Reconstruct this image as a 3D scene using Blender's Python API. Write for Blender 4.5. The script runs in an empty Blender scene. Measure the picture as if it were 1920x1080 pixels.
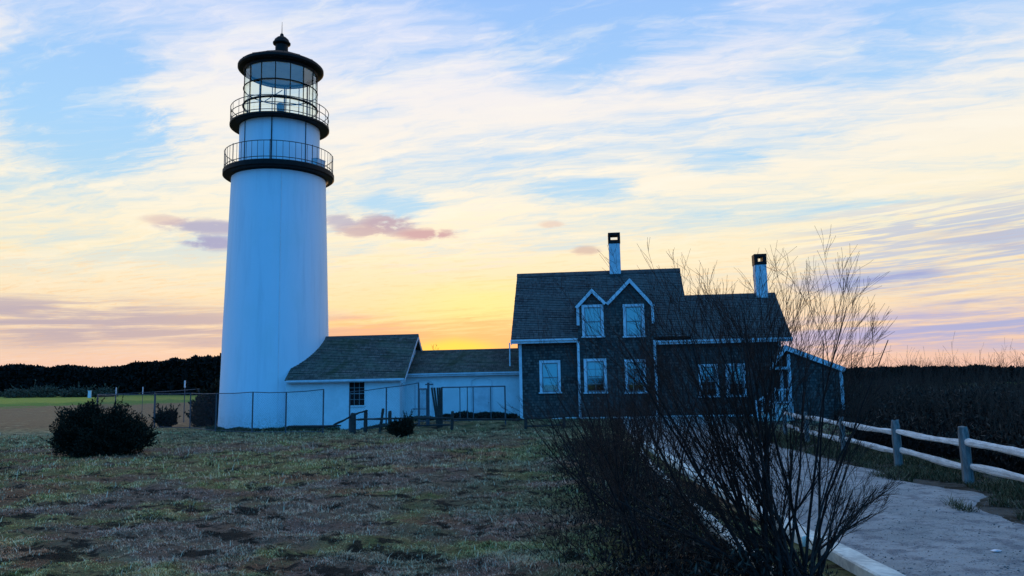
import bpy, math, random
import numpy as np
from mathutils import Vector, Matrix

rnd = random.Random(7)
rng = np.random.default_rng(11)
S = bpy.context.scene
COL = S.collection
PI = math.pi

# ------------------------------------------------------------------ camera
CAM_H = 2.0
FPX = 1450.0
PITCH = math.atan(183 / FPX)
ROLL = 0.02
cd = bpy.data.cameras.new('camera')
cam = bpy.data.objects.new('camera', cd)
COL.objects.link(cam)
cd.sensor_width = 36.0
cd.lens = 36.0 * FPX / 1920.0
cd.clip_start = 0.05
cd.clip_end = 20000
_F = Vector((0, math.cos(PITCH), math.sin(PITCH)))
_R0 = Vector((1, 0, 0)); _U0 = _R0.cross(_F)
_R = math.cos(ROLL) * _R0 - math.sin(ROLL) * _U0
_U = math.cos(ROLL) * _U0 + math.sin(ROLL) * _R0
cam.matrix_world = Matrix(((_R.x, _U.x, -_F.x, 0), (_R.y, _U.y, -_F.y, 0), (_R.z, _U.z, -_F.z, CAM_H), (0, 0, 0, 1)))
S.camera = cam

# ------------------------------------------------------------------ node helper
class NT:
    def __init__(s, tree): s.t = tree; s.n = tree.nodes; s.l = tree.links
    def _in(s, sock, v):
        if v is None: return
        if isinstance(v, bpy.types.NodeSocket): s.l.new(v, sock)
        else: sock.default_value = v
    def m(s, op, a, b=None, c=None, clamp=False):
        x = s.n.new('ShaderNodeMath'); x.operation = op; x.use_clamp = clamp
        s._in(x.inputs[0], a); s._in(x.inputs[1], b); s._in(x.inputs[2], c)
        return x.outputs[0]
    def add(s, a, b): return s.m('ADD', a, b)
    def sub(s, a, b): return s.m('SUBTRACT', a, b)
    def mul(s, a, b): return s.m('MULTIPLY', a, b)
    def sm(s, v, a, b, lo=0.0, hi=1.0, kind='SMOOTHSTEP'):
        x = s.n.new('ShaderNodeMapRange'); x.interpolation_type = kind
        s._in(x.inputs[0], v); x.inputs[1].default_value = a; x.inputs[2].default_value = b
        x.inputs[3].default_value = lo; x.inputs[4].default_value = hi
        return x.outputs[0]
    def xyz(s, a, b, c):
        x = s.n.new('ShaderNodeCombineXYZ'); s._in(x.inputs[0], a); s._in(x.inputs[1], b); s._in(x.inputs[2], c)
        return x.outputs[0]
    def sep(s, v):
        x = s.n.new('ShaderNodeSeparateXYZ'); s._in(x.inputs[0], v); return x.outputs
    def noise(s, v, scale, detail=4, rough=0.55, dist=0.0):
        x = s.n.new('ShaderNodeTexNoise'); s._in(x.inputs['Vector'], v)
        x.inputs['Scale'].default_value = scale; x.inputs['Detail'].default_value = detail
        x.inputs['Roughness'].default_value = rough; x.inputs['Distortion'].default_value = dist
        return x.outputs[0]
    def mix(s, f, a, b, mode='MIX'):
        x = s.n.new('ShaderNodeMix'); x.data_type = 'RGBA'; x.blend_type = mode
        s._in(x.inputs[0], f); s._in(x.inputs[6], c4(a)); s._in(x.inputs[7], c4(b))
        return x.outputs[2]
    def ramp(s, v, stops, kind='EASE'):
        x = s.n.new('ShaderNodeValToRGB'); x.color_ramp.interpolation = kind
        e = x.color_ramp.elements
        while len(e) < len(stops): e.new(0.5)
        for i, (p, c) in enumerate(stops): e[i].position = p; e[i].color = c4(c)
        s._in(x.inputs[0], v); return x.outputs[0]

def c4(c):
    if isinstance(c, (tuple, list)) and len(c) == 3: return (*c, 1.0)
    return c
def srgb(r, g, b):
    f = lambda v: (v / 255 / 12.92) if v <= 10 else (((v / 255) + 0.055) / 1.055) ** 2.4
    return (f(r), f(g), f(b), 1.0)

# ------------------------------------------------------------------ world: dusk sky with cirrus
W = bpy.data.worlds.new('World'); S.world = W; W.use_nodes = True
N = NT(W.node_tree); N.n.clear()
SUN_AZ = math.radians(-4.3)      # from +Y, towards -X
SUN_EL = math.radians(1.5)
tc = N.n.new('ShaderNodeTexCoord'); D = tc.outputs['Generated']
dx, dy, dz = N.sep(D)
el = N.m('ARCSINE', dz); el = N.mul(el, 180 / PI)
az = N.mul(N.m('ARCTAN2', dx, dy), 180 / PI)
azs = N.m('ABSOLUTE', N.sub(az, -4.3))
# cirrus sheet seen in perspective: direction projected on a high flat layer
den = N.m('MAXIMUM', N.add(dz, 0.07), 0.03)
px = N.m('DIVIDE', dx, den); py = N.m('DIVIDE', dy, den)
A0 = math.radians(-72)
sa, ca = math.sin(A0), math.cos(A0)
al = N.add(N.mul(px, sa), N.mul(py, ca))
pe = N.sub(N.mul(px, ca), N.mul(py, sa))
wob = N.noise(N.xyz(N.mul(al, .5), pe, 0.0), 0.5, 2, 0.5)
wb2 = N.noise(N.xyz(N.mul(al, 1.2), N.mul(pe, 2.0), 5.0), 1.6, 4, 0.6)
pe2 = N.add(N.add(pe, N.mul(N.sub(wob, 0.5), 0.5)), N.mul(N.sub(wb2, 0.5), 0.22))
al = N.add(al, N.mul(N.sub(wb2, 0.5), -0.5))
n1 = N.noise(N.xyz(N.mul(al, 0.42), N.mul(pe2, 1.15), 3.1), 1.3, 7, 0.6, 0.1)
n2 = N.noise(N.xyz(N.mul(al, 1.0), N.mul(pe2, 3.0), 7.7), 1.9, 7, 0.64, 0.15)
n3 = N.noise(N.xyz(N.mul(al, 0.9), N.mul(pe, 1.3), 1.7), 0.55, 4, 0.5, 0.3)
n4 = N.noise(N.xyz(N.mul(al, 2.8), N.mul(pe2, 7.5), 2.2), 2.6, 6, 0.65, 0.2)
cl = N.add(N.add(N.mul(n1, 0.36), N.mul(n2, 0.30)), N.add(N.mul(n3, 0.22), N.mul(n4, 0.16)))
bias = N.sm(el, 5, 27, 0.10, -0.035, 'LINEAR')
# placed openings of clear sky (az, el, half width, half height, amount)
def ell(a, e, w, h, wobble=0.35, soft=0.0):
    u = N.m('DIVIDE', N.sub(az, a), w); v = N.m('DIVIDE', N.sub(el, e), h)
    v = N.add(v, N.mul(N.sub(n1, 0.5), wobble * 6)); u = N.add(u, N.mul(N.sub(n2, 0.5), wobble * 3))
    r = N.m('SQRT', N.add(N.mul(u, u), N.mul(v, v)))
    r = N.add(r, N.mul(N.sub(n4, 0.5), 0.5))
    return N.sm(r, 1.15, 0.35 - soft)
holes = [(-29.5, 17.5, 7, 4.2, .13), (5, 24.5, 6.5, 4.0, .09), (6, 14.3, 5.5, 1.3, .10), (-8.5, 13.0, 3.5, 1.3, .11), (12, 27, 9, 4, .06), (16, 15.5, 4, 1.0, .08), (24, 21, 8, 2.2, .05)]
cov = N.add(cl, bias)
for a, e, w, h, k in holes:
    cov = N.sub(cov, N.mul(ell(a, e, w, h), k))
adds = [(-1, 20.5, 11, 2.2, .05), (16, 22.5, 9, 1.2, .04), (-22, 24, 10, 4, .03), (22, 26, 8, 1.0, .05)]
for a, e, w, h, k in adds:
    cov = N.add(cov, N.mul(ell(a, e, w, h), k))
cloud = N.sm(cov, 0.425, 0.62)
lowfill = N.sm(el, 13, 5)
cloud = N.m('MAXIMUM', cloud, lowfill)
e01 = N.sm(el, 0, 30, 0, 1, 'LINEAR')
blue = N.ramp(e01, [(0.0, srgb(200, 205, 210)), (0.25, srgb(205, 222, 226)), (0.42, srgb(180, 218, 240)), (0.6, srgb(166, 211, 250)), (1.0, srgb(148, 190, 250))], 'LINEAR')
cream = N.ramp(e01, [(0.0, srgb(240, 190, 175)), (0.09, srgb(240, 206, 184)), (0.19, srgb(249, 226, 190)), (0.32, srgb(251, 237, 202)), (0.45, srgb(252, 242, 219)), (0.62, srgb(248, 242, 234)), (0.82, srgb(236, 236, 248)), (1.0, srgb(214, 226, 252))], 'LINEAR')
sky = N.mix(cloud, blue, cream)
# brighter wisps inside the sheet
sky = N.mix(N.mul(N.sm(n2, 0.50, 0.70), N.sm(el, 4, 14, 0.15, 0.35)), sky, srgb(255, 250, 236))
# darker, warmer strands low down
sky = N.mix(N.mul(N.mul(N.sm(n4, 0.50, 0.66), N.sm(el, 13, 5)), 0.38), sky, srgb(246, 190, 130))
# sunset glow
glow = N.mul(N.sm(azs, 23, 2), N.sm(el, 11, 2.5))
sky = N.mix(N.mul(glow, 0.68), sky, srgb(254, 215, 132))
hot = N.mul(N.sm(N.m('ABSOLUTE', N.sub(az, -1.0)), 10, 0.5), N.sm(N.m('ABSOLUTE', N.sub(N.add(el, N.mul(N.sub(n1, .5), 5)), 6.0)), 2.8, 0.2))
sky = N.mix(N.mul(hot, 0.5), sky, srgb(255, 240, 140))
orange = N.mul(N.sm(azs, 17, 4), N.sm(N.add(el, N.mul(N.sub(n2, .5), 5)), 5.8, 3.4))
sky = N.mix(N.mul(orange, 0.85), sky, srgb(250, 178, 118))
hot2 = N.mul(N.sm(azs, 4.8, 1.0), N.sm(N.add(el, N.mul(azs, .12)), 3.9, 3.0))
sky = N.mix(hot2, sky, srgb(255, 214, 92))
# grey-violet clouds (az, el, half width, half height, opacity, colour)
gc = [(-26, 4.5, 17, 1.6, .75, (182, 166, 178)), (-12, 3.9, 6, 1.1, .5, (222, 170, 140)), (-33, 5.2, 9, 1.2, .6, (184, 170, 184)),
      (-9.3, 11.9, 2.6, .75, .9, (188, 170, 184)), (-6.3, 11.2, 2.6, .5, .9, (205, 168, 172)), (-11.0, 11.4, 2.4, .5, .8, (200, 176, 180)), (-12.6, 12.1, 1.6, .5, .7, (176, 172, 196)),
      (-21.5, 11.3, 3.4, .6, .85, (176, 174, 200)), (-21.5, 10.2, 2.2, .55, .9, (168, 168, 200)), (-24.5, 11.6, 1.6, .4, .5, (214, 182, 180)),
      (3.1, 11.8, 1.1, .30, .5, (226, 192, 178)), (5.6, 9.8, 1.2, .33, .65, (204, 176, 168)),
      (25.5, 6.6, 5.5, .9, .9, (158, 168, 214)), (33, 8.3, 7, 1.7, .7, (170, 178, 212)), (32, 5.0, 5, .7, .75, (165, 172, 214)), (27, 3.2, 10, 1.15, .9, (176, 174, 214)), (35, 2.9, 9, 1.4, .8, (170, 176, 216)), (21, 2.5, 4, .8, .5, (196, 184, 214))]
stz = N.noise(N.xyz(N.mul(az, .055), N.mul(N.add(el, N.mul(az, -.035)), .85), 2.0), 1.5, 6, .62, .25)
cz = N.noise(N.xyz(N.mul(az, .35), N.mul(el, .9), 8.0), 1.2, 6, .62, .3)
for a, e, w, h, k, c in gc:
    big = w > 3.6
    msk = ell(a, e, w * (1.1 if big else 1.15), h * (1.25 if big else 1.25), 0.12)
    br = N.sm(stz, .36, .56) if big else N.sm(N.add(cz, N.mul(msk, .18)), .46, .66)
    sky = N.mix(N.mul(N.mul(msk, br), min(1, k * 1.1)), sky, srgb(*c))
# fine rippled bars low on the right
rip = N.noise(N.xyz(N.mul(az, .12), N.mul(N.add(el, N.mul(az, -.05)), 2.6), 5.0), 1.5, 5, .6, .3)
rm = N.mul(N.mul(N.sm(az, 17, 26), N.sm(N.m('ABSOLUTE', N.sub(el, 8.6)), 4.2, 1.0)), N.sm(rip, .46, .60))
sky = N.mix(N.mul(rm, .75), sky, srgb(186, 196, 220))
# blue dusk sky behind the camera and overhead
back = N.sm(dy, 0.12, -0.20)
over = N.sm(el, 30, 48)
sky = N.mix(over, sky, (0.50, 0.52, 0.62))
backcol = N.ramp(N.sm(el, -5, 70), [(0.0, (0.05, 0.53, 1.38)), (0.5, (0.06, 0.56, 1.50)), (1.0, (0.10, 0.45, 1.10))], 'LINEAR')
sky = N.mix(back, sky, backcol)
sky = N.mix(N.sm(el, 0.0, -3.0), sky, (0.03, 0.035, 0.04))
bg1 = N.n.new('ShaderNodeBackground'); N.l.new(sky, bg1.inputs[0]); bg1.inputs[1].default_value = 1.0
nis = N.n.new('ShaderNodeTexSky'); nis.sky_type = 'NISHITA'; nis.sun_disc = False
nis.sun_elevation = SUN_EL; nis.sun_rotation = SUN_AZ
bg2 = N.n.new('ShaderNodeBackground'); N.l.new(nis.outputs[0], bg2.inputs[0]); bg2.inputs[1].default_value = 0.012
ash = N.n.new('ShaderNodeAddShader'); N.l.new(bg1.outputs[0], ash.inputs[0]); N.l.new(bg2.outputs[0], ash.inputs[1])
wo = N.n.new('ShaderNodeOutputWorld'); N.l.new(ash.outputs[0], wo.inputs[0])
W.cycles.sampling_method = 'MANUAL'; W.cycles.sample_map_resolution = 512

sd = bpy.data.lights.new('sun', 'SUN'); sd.energy = 0.5; sd.angle = math.radians(2.5); sd.color = (1.0, 0.62, 0.32)
so = bpy.data.objects.new('sun', sd); COL.objects.link(so)
sv = Vector((math.sin(SUN_AZ) * math.cos(SUN_EL), math.cos(SUN_AZ) * math.cos(SUN_EL), math.sin(SUN_EL)))
so.rotation_euler = sv.to_track_quat('Z', 'Y').to_euler(); so.location = sv * 200

S.view_settings.view_transform = 'Standard'; S.view_settings.look = 'None'
S.view_settings.exposure = 0.0; S.view_settings.gamma = 1.0
S.render.engine = 'CYCLES'

# ------------------------------------------------------------------ projection helper (pixel + depth -> world point)
def at(x, y, Y):
    d = _F * FPX + _R * (x - 960) + _U * (540 - y)
    return Vector((0, 0, CAM_H)) + d * (Y / d.y)

# ------------------------------------------------------------------ noise + terrain
def _hash(ix, iy, s):
    h = (ix.astype(np.int64) * 374761393 + iy.astype(np.int64) * 668265263 + s * 144665) & 0xffffffff
    h = ((h ^ (h >> 13)) * 1274126177) & 0xffffffff
    return ((h ^ (h >> 16)) & 0xffff) / 65535.0
def vn(x, y, s=0):
    x = np.asarray(x, float); y = np.asarray(y, float)
    ix = np.floor(x); iy = np.floor(y); fx = x - ix; fy = y - iy
    fx = fx * fx * (3 - 2 * fx); fy = fy * fy * (3 - 2 * fy)
    a = _hash(ix, iy, s); b = _hash(ix + 1, iy, s); c = _hash(ix, iy + 1, s); d = _hash(ix + 1, iy + 1, s)
    return (a * (1 - fx) + b * fx) * (1 - fy) + (c * (1 - fx) + d * fx) * fy
def fbm(x, y, s=0, o=4):
    v = 0; a = 0.5
    for i in range(o): v = v + a * vn(x * 2 ** i, y * 2 ** i, s + i * 17); a *= 0.5
    return v
def ss(x, a, b):
    t = np.clip((np.asarray(x, float) - a) / (b - a), 0, 1); return t * t * (3 - 2 * t)
def path_l(y): return 3.62 + 0.0035 * np.maximum(y - 6, 0) ** 1.75
def path_r(y):
    y = np.asarray(y, float)
    return np.interp(y, [0, 8, 11.8, 14, 17, 21, 25, 30, 37, 40], [5.6, 6.5, 7.5, 8.0, 8.25, 8.3, 8.4, 9.2, 10.2, 10.4])
def h_base(x, y):
    x = np.asarray(x, float); y = np.asarray(y, float)
    hh = 0.36 * ss(x, -7.5, -4.5) * ss(y, 35.0, 37.4) + 0
    hh = np.where(y > 80, hh * np.maximum(0, 1 - (y - 80) / 60), hh) + np.interp(np.hypot(x, y), [0, 55, 70, 90, 120, 160, 500, 3000, 6000], [0, 0, .12, .42, 1.05, 1.8, 1.85, 1.0, 0.0])
    hh = hh + 0.10 * (fbm(x * .12, y * .12, 5, 2) - .37) * ss(y, 4, 12) * (1 - ss(y, 30, 36))
    return hh
def on_path(x, y):
    m = 0.25
    return ss(x, path_l(y) - m - .15, path_l(y) - .05) * (1 - ss(x, path_r(y) + .1, path_r(y) + .9)) * (1 - ss(y, 39, 40.5))
def h_gnd(x, y):
    x = np.asarray(x, float); y = np.asarray(y, float)
    k = (1 - on_path(x, y)) * (1 - 0.55 * ss(y, 34, 37) * (1 - ss(y, 46, 52))) * (1 - ss(y, 90, 140))
    b = fbm(x * 1.5, y * 1.5, 9, 3); t = np.abs(vn(x * 3.2, y * 3.2, 31) - .5) * 2
    return h_base(x, y) + k * (0.17 * (b - .44) + 0.05 * (t - .4) + 0.035 * (vn(x * 8, y * 8, 77) - .5) + .05 * (vn(x * 1.9 + 3, y * 4.2, 78) - .5)) - 0.025 * on_path(x, y)
def gz(x, y): return float(h_gnd(np.array([x]), np.array([y]))[0])

# ------------------------------------------------------------------ mesh builder
class MB:
    def __init__(s): s.v = []; s.f = []
    def quad(s, a, b, c, d):
        i = len(s.v); s.v += [tuple(a), tuple(b), tuple(c), tuple(d)]; s.f.append((i, i + 1, i + 2, i + 3))
    def box(s, x0, x1, y0, y1, z0, z1):
        i = len(s.v)
        s.v += [(x0, y0, z0), (x1, y0, z0), (x1, y1, z0), (x0, y1, z0), (x0, y0, z1), (x1, y0, z1), (x1, y1, z1), (x0, y1, z1)]
        s.f += [tuple(i + k for k in q) for q in ((0, 3, 2, 1), (4, 5, 6, 7), (0, 1, 5, 4), (1, 2, 6, 5), (2, 3, 7, 6), (3, 0, 4, 7))]
        return s
    def prism(s, poly, y0, y1):            # polygon in (x, z), extruded along y
        i = len(s.v); n = len(poly)
        s.v += [(p[0], y0, p[1]) for p in poly] + [(p[0], y1, p[1]) for p in poly]
        s.f.append(tuple(i + k for k in range(n))); s.f.append(tuple(i + n + k for k in reversed(range(n))))
        for k in range(n):
            j = (k + 1) % n; s.f.append((i + j, i + k, i + n + k, i + n + j))
        return s
    def prismx(s, poly, x0, x1):           # polygon in (y, z), extruded along x
        i = len(s.v); n = len(poly)
        s.v += [(x0, p[0], p[1]) for p in poly] + [(x1, p[0], p[1]) for p in poly]
        s.f.append(tuple(i + k for k in range(n))); s.f.append(tuple(i + n + k for k in reversed(range(n))))
        for k in range(n):
            j = (k + 1) % n; s.f.append((i + j, i + k, i + n + k, i + n + j))
        return s
    def tube(s, pts, rad, n=6, cap=True):
        pts = [Vector(p) for p in pts]
        if not isinstance(rad, (list, tuple)): rad = [rad] * len(pts)
        i0 = len(s.v); prev = None
        for k, p in enumerate(pts):
            t = (pts[min(k + 1, len(pts) - 1)] - pts[max(k - 1, 0)]).normalized()
            if prev is None:
                a = Vector((0, 0, 1)) if abs(t.z) < .9 else Vector((1, 0, 0)); u = t.cross(a).normalized()
            else: u = (prev - t * prev.dot(t)).normalized()
            prev = u; w = t.cross(u)
            for q in range(n):
                an = 2 * PI * q / n; s.v.append(tuple(p + (u * math.cos(an) + w * math.sin(an)) * rad[k]))
        for k in range(len(pts) - 1):
            for q in range(n):
                a = i0 + k * n + q; b = i0 + k * n + (q + 1) % n; s.f.append((a, b, b + n, a + n))
        if cap:
            s.f.append(tuple(i0 + q for q in reversed(range(n)))); e = i0 + (len(pts) - 1) * n; s.f.append(tuple(e + q for q in range(n)))
        return s
    def lathe(s, prof, n=64, c=(0, 0), closed=False, bottom=False, top=False):
        i0 = len(s.v); m = len(prof)
        for r, z in prof:
            for q in range(n):
                an = 2 * PI * q / n; s.v.append((c[0] + r * math.cos(an), c[1] + r * math.sin(an), z))
        for k in range(m if closed else m - 1):
            for q in range(n):
                a = i0 + k * n; b = i0 + ((k + 1) % m) * n; q2 = (q + 1) % n
                s.f.append((a + q, a + q2, b + q2, b + q))
        if bottom: s.f.append(tuple(i0 + q for q in reversed(range(n))))
        if top: s.f.append(tuple(i0 + (m - 1) * n + q for q in range(n)))
        return s
    def beam(s, a, b, w, h, taper=1.0, tip=0.0):
        a = Vector(a); b = Vector(b); t = (b - a).normalized(); sx = t.cross(Vector((0, 0, 1)))
        if sx.length < .01: sx = Vector((1, 0, 0))
        sx.normalize(); up = sx.cross(t); i = len(s.v)
        for p, k in ((a, 1), (b, taper)):
            for q, r in ((-1, -1), (1, -1), (1, 1), (-1, 1)): s.v.append(tuple(p + sx * q * w / 2 * k + up * r * h / 2 * k))
        s.f += [tuple(i + k for k in q) for q in ((0, 1, 2, 3), (7, 6, 5, 4), (0, 4, 5, 1), (1, 5, 6, 2), (2, 6, 7, 3), (3, 7, 4, 0))]
        return s

def link(name, me, parent=None, loc=(0, 0, 0)):
    o = bpy.data.objects.new(name, me); COL.objects.link(o); o.location = loc
    if parent is not None: o.parent = parent
    return o
def build(name, mb, mat, parent=None, off=(0, 0, 0), smooth=False, loc=(0, 0, 0), bevel=0):
    me = bpy.data.meshes.new(name)
    me.from_pydata([(v[0] - off[0], v[1] - off[1], v[2] - off[2]) for v in mb.v], [], mb.f)
    me.materials.append(mat)
    if smooth: me.polygons.foreach_set('use_smooth', [True] * len(me.polygons))
    me.update()
    o = link(name, me, parent, loc)
    if bevel:
        b = o.modifiers.new('bevel', 'BEVEL'); b.width = bevel; b.segments = 2; b.limit_method = 'ANGLE'
    return o
def np_mesh(name, V, Fq, mat, parent=None, loc=(0, 0, 0), nv=4, tint=None, smooth=False):
    me = bpy.data.meshes.new(name); V = np.asarray(V, np.float32); Fq = np.asarray(Fq, np.int32).reshape(-1, nv)
    me.vertices.add(len(V)); me.vertices.foreach_set('co', V.ravel())
    me.loops.add(Fq.size); me.loops.foreach_set('vertex_index', Fq.ravel())
    me.polygons.add(len(Fq)); me.polygons.foreach_set('loop_start', np.arange(0, Fq.size, nv, dtype=np.int32))
    try: me.polygons.foreach_set('loop_total', np.full(len(Fq), nv, np.int32))
    except Exception: pass
    if smooth: me.polygons.foreach_set('use_smooth', np.ones(len(Fq), bool))
    if tint is not None:
        a = me.attributes.new('tint', 'FLOAT', 'POINT'); a.data.foreach_set('value', np.asarray(tint, np.float32))
    me.update(calc_edges=True); me.validate(); me.materials.append(mat)
    return link(name, me, parent, loc)
GROUPS = {'bare_shrub': 'leafless shrubs along the path and in the thicket', 'weed_clump': 'dead weed clumps at the lawn edge', 'scrub_mound': 'scrub mounds under the far woods', 'marker_stake': 'pale stakes above the rear fence', 'chain_link_fence': 'chain-link fence runs round the lighthouse', 'juniper_bush': 'dark juniper bushes on the lawn', 'evergreen_shrub': 'dark shrubs left of the tower', 'path_edging': 'timber edgings beside the path'}
def tag(o, label=None, cat=None, group=None, kind=None):
    if label and not group and not kind: group = GROUPS.get(o.name.split('.')[0])
    if label: o['label'] = label
    if cat: o['category'] = cat
    if group: o['group'] = group
    if kind: o['kind'] = kind
    return o
def empty(name, loc, rz=0.0):
    o = bpy.data.objects.new(name, None); COL.objects.link(o); o.location = loc; o.rotation_euler = (0, 0, rz)
    return o

# ------------------------------------------------------------------ materials
def mat(name, col, rough=0.8, spec=0.3, metal=0.0):
    m = bpy.data.materials.new(name); m.use_nodes = True
    b = m.node_tree.nodes['Principled BSDF']; b.inputs['Base Color'].default_value = c4(col)
    b.inputs['Roughness'].default_value = rough; b.inputs['Specular IOR Level'].default_value = spec; b.inputs['Metallic'].default_value = metal
    return m, NT(m.node_tree), b
def bump(n, b, h, strength, dist):
    x = n.n.new('ShaderNodeBump'); x.inputs['Strength'].default_value = strength; x.inputs['Distance'].default_value = dist
    n.l.new(h, x.inputs['Height']); n.l.new(x.outputs[0], b.inputs['Normal'])
def objc(n):
    t = n.n.new('ShaderNodeTexCoord'); return t.outputs['Object']
M = {}
def mottled(key, ca, cb, scale=3.0, rough=0.8, spec=0.3, bs=0.3, bd=0.01, stretch=(1, 1, 1), metal=0.0):
    m, n, b = mat(key, ca, rough, spec, metal); o = objc(n); x, y, z = n.sep(o)
    v = n.xyz(n.mul(x, stretch[0]), n.mul(y, stretch[1]), n.mul(z, stretch[2]))
    f = n.noise(v, scale, 6, 0.6, 0.3); f2 = n.noise(v, scale * 6, 4, 0.6)
    n.l.new(n.mix(n.sm(n.add(n.mul(f, .65), n.mul(f2, .35)), .38, .62), ca, cb), b.inputs['Base Color'])
    bump(n, b, f2, bs, bd); M[key] = m; return m

# painted masonry of the tower: rain streaks and faint patches
m, n, b = mat('tower_paint', (.74, .76, .80), .65, .25); o = objc(n); x, y, z = n.sep(o)
ang = n.m('ARCTAN2', y, x)
st = n.noise(n.xyz(n.mul(n.m('COSINE', ang), 3), n.mul(n.m('SINE', ang), 3), n.mul(z, .10)), 2.2, 6, .6, .3)
pt = n.noise(n.xyz(x, y, n.mul(z, .6)), .55, 5, .55)
fine = n.noise(o, 14, 5, .6)
c = n.mix(n.sm(st, .46, .74), (.70, .77, .83), (.62, .69, .75))
c = n.mix(n.mul(n.sm(pt, .48, .68), .45), c, (.62, .72, .74))
c = n.mix(n.mul(n.sm(z, 1.2, 0.1), n.sm(fine, .42, .62, 0, .65)), c, (.36, .37, .33))
n.l.new(c, b.inputs['Base Color']); bump(n, b, n.add(n.mul(fine, .5), n.mul(pt, 2)), .25, .02); M['tower'] = m
mottled('white_wall', (.74, .76, .78), (.64, .67, .68), 1.2, .7, .25, .3, .02)
mottled('white_trim', (.66, .67, .70), (.50, .51, .54), 2.5, .6, .3, .15, .005)
mottled('sash_paint', (.24, .25, .27), (.16, .17, .18), 2.5, .6, .3, .15, .005)
mottled('black_iron', (.006, .006, .006), (.014, .011, .010), 5, .6, .15, .2, .005)
mottled('rail_iron', (.05, .045, .045), (.10, .07, .06), 9, .55, .4, .1, .002)
mottled('chimney_paint', (.66, .67, .70), (.5, .5, .52), 3, .8, .2, .5, .02)
mottled('galv', (.05, .055, .07), (.10, .10, .11), 12, .6, .3, .1, .001)
mottled('timber_fence', (.80, .77, .72), (.50, .47, .43), 3.0, .85, .2, .6, .01, (1, 1, 6))
mottled('post_wood', (.22, .22, .21), (.10, .10, .095), 4.0, .9, .15, .8, .012, (4, 4, .6))
mottled('dark_wood', (.035, .03, .03), (.07, .055, .045), 4.0, .9, .15, .8, .012, (1, 1, 4))
mottled('edging_timber', (.86, .84, .72), (.50, .49, .43), 1.8, .85, .2, .8, .01)
mottled('bark', (.012, .009, .009), (.04, .028, .025), 18, .9, .15, .4, .003)
mottled('twig', (.018, .012, .010), (.06, .034, .026), 10, .9, .15, .1, .001)
mottled('straw', (.20, .17, .11), (.12, .095, .06), 10, .9, .15, .1, .001)
mottled('roof_edge', (.045, .045, .045), (.09, .085, .08), 4, .9, .15, .3, .004)
mottled('white_plastic', (.7, .7, .72), (.6, .6, .62), 4, .5, .3, .05, .001)
m, n, b = mat('shade_cloth', (.50, .56, .56), .9, .1); M['shade'] = m
m, n, b = mat('dark_room', (.012, .009, .008), .9, .1); M['dark_room'] = m  # near-black colour standing in for an unlit interior
# ceiling of lantern
mottled('lantern_ceiling', (.88, .86, .84), (.75, .75, .75), 2, .7, .2, .1, .002)
# clear window glass: transparent with a sky reflection
def glass(key, tint, gl, rough=.02):
    m = bpy.data.materials.new(key); m.use_nodes = True; n = NT(m.node_tree); n.n.clear()
    t = n.n.new('ShaderNodeBsdfTransparent'); t.inputs[0].default_value = c4(tint)
    g = n.n.new('ShaderNodeBsdfGlossy'); g.inputs['Roughness'].default_value = rough
    gg_ = n.n.new('ShaderNodeNewGeometry'); dt = n.n.new('ShaderNodeVectorMath'); dt.operation = 'DOT_PRODUCT'; n.l.new(gg_.outputs['Normal'], dt.inputs[0]); n.l.new(gg_.outputs['Incoming'], dt.inputs[1]); sch = n.m('MULTIPLY_ADD', n.m('POWER', n.m('SUBTRACT', 1.0, n.m('ABSOLUTE', dt.outputs['Value'])), 5.0), .8, .04)
    mx = n.n.new('ShaderNodeMixShader'); n.l.new(n.m('ADD', sch, gl, clamp=True), mx.inputs[0])
    n.l.new(t.outputs[0], mx.inputs[1]); n.l.new(g.outputs[0], mx.inputs[2])
    ou = n.n.new('ShaderNodeOutputMaterial'); n.l.new(mx.outputs[0], ou.inputs[0]); M[key] = m
glass('lantern_glass', (.94, 1.0, .95), .09)
glass('window_glass', (.80, .92, .92), .05)
glass('dark_glass', (.8, .8, .8), .0, .1)

def shingle(key, ca, cb, cc, course, wid, roof=False, moss=None):
    m, n, b = mat(key, ca, .85, .2); o = objc(n); x, y, z = n.sep(o)
    nzx = n.noise(o, 1.3, 3, .5)
    u = n.add(x, 0 if roof else y); v = n.mul(y, 1.0) if roof else z
    br = n.n.new('ShaderNodeTexBrick'); br.offset = .37; br.offset_frequency = 3; br.squash_frequency = 2
    n.l.new(n.xyz(u, v, 0), br.inputs['Vector']); br.inputs['Scale'].default_value = 1
    br.inputs['Brick Width'].default_value = wid; br.inputs['Row Height'].default_value = course
    br.inputs['Mortar Size'].default_value = .009; br.inputs['Mortar Smooth'].default_value = .3; br.inputs['Bias'].default_value = 0
    br.inputs['Color1'].default_value = c4(ca); br.inputs['Color2'].default_value = c4(cb); br.inputs['Mortar'].default_value = (.012, .012, .012, 1)
    w = n.noise(n.xyz(n.mul(u, .6), n.mul(z, .6), y), 1.1, 5, .6, .5)
    g = n.noise(n.xyz(n.mul(u, 7), n.mul(z, 7), y), 1.0, 3, .6)
    c = n.mix(n.mul(n.sm(w, .40, .62), .65), br.outputs[0], cc, 'MIX')
    c = n.mix(n.sm(g, .35, .68, .0, .55), c, n.mix(1.0, c, (.45, .45, .47), 'MULTIPLY'))
    if moss:
        k = n.noise(n.xyz(n.mul(u, .8), n.mul(z, 1.2), 3.3), 1.2, 6, .65, .6)
        c = n.mix(n.mul(n.sm(k, .50, .66), .8), c, moss)
    n.l.new(c, b.inputs['Base Color'])
    # sawtooth course relief
    saw = n.m('FRACT', n.m('DIVIDE', v, course)) if not roof else n.noise(o, 30, 2)
    bump(n, b, n.sub(n.mul(br.outputs[1], -.5), n.mul(saw, .6 if not roof else .15)), .7, .02); M[key] = m
shingle('wall_shingle', (.15, .115, .10), (.038, .032, .03), (.07, .072, .07), .135, .15)
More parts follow.
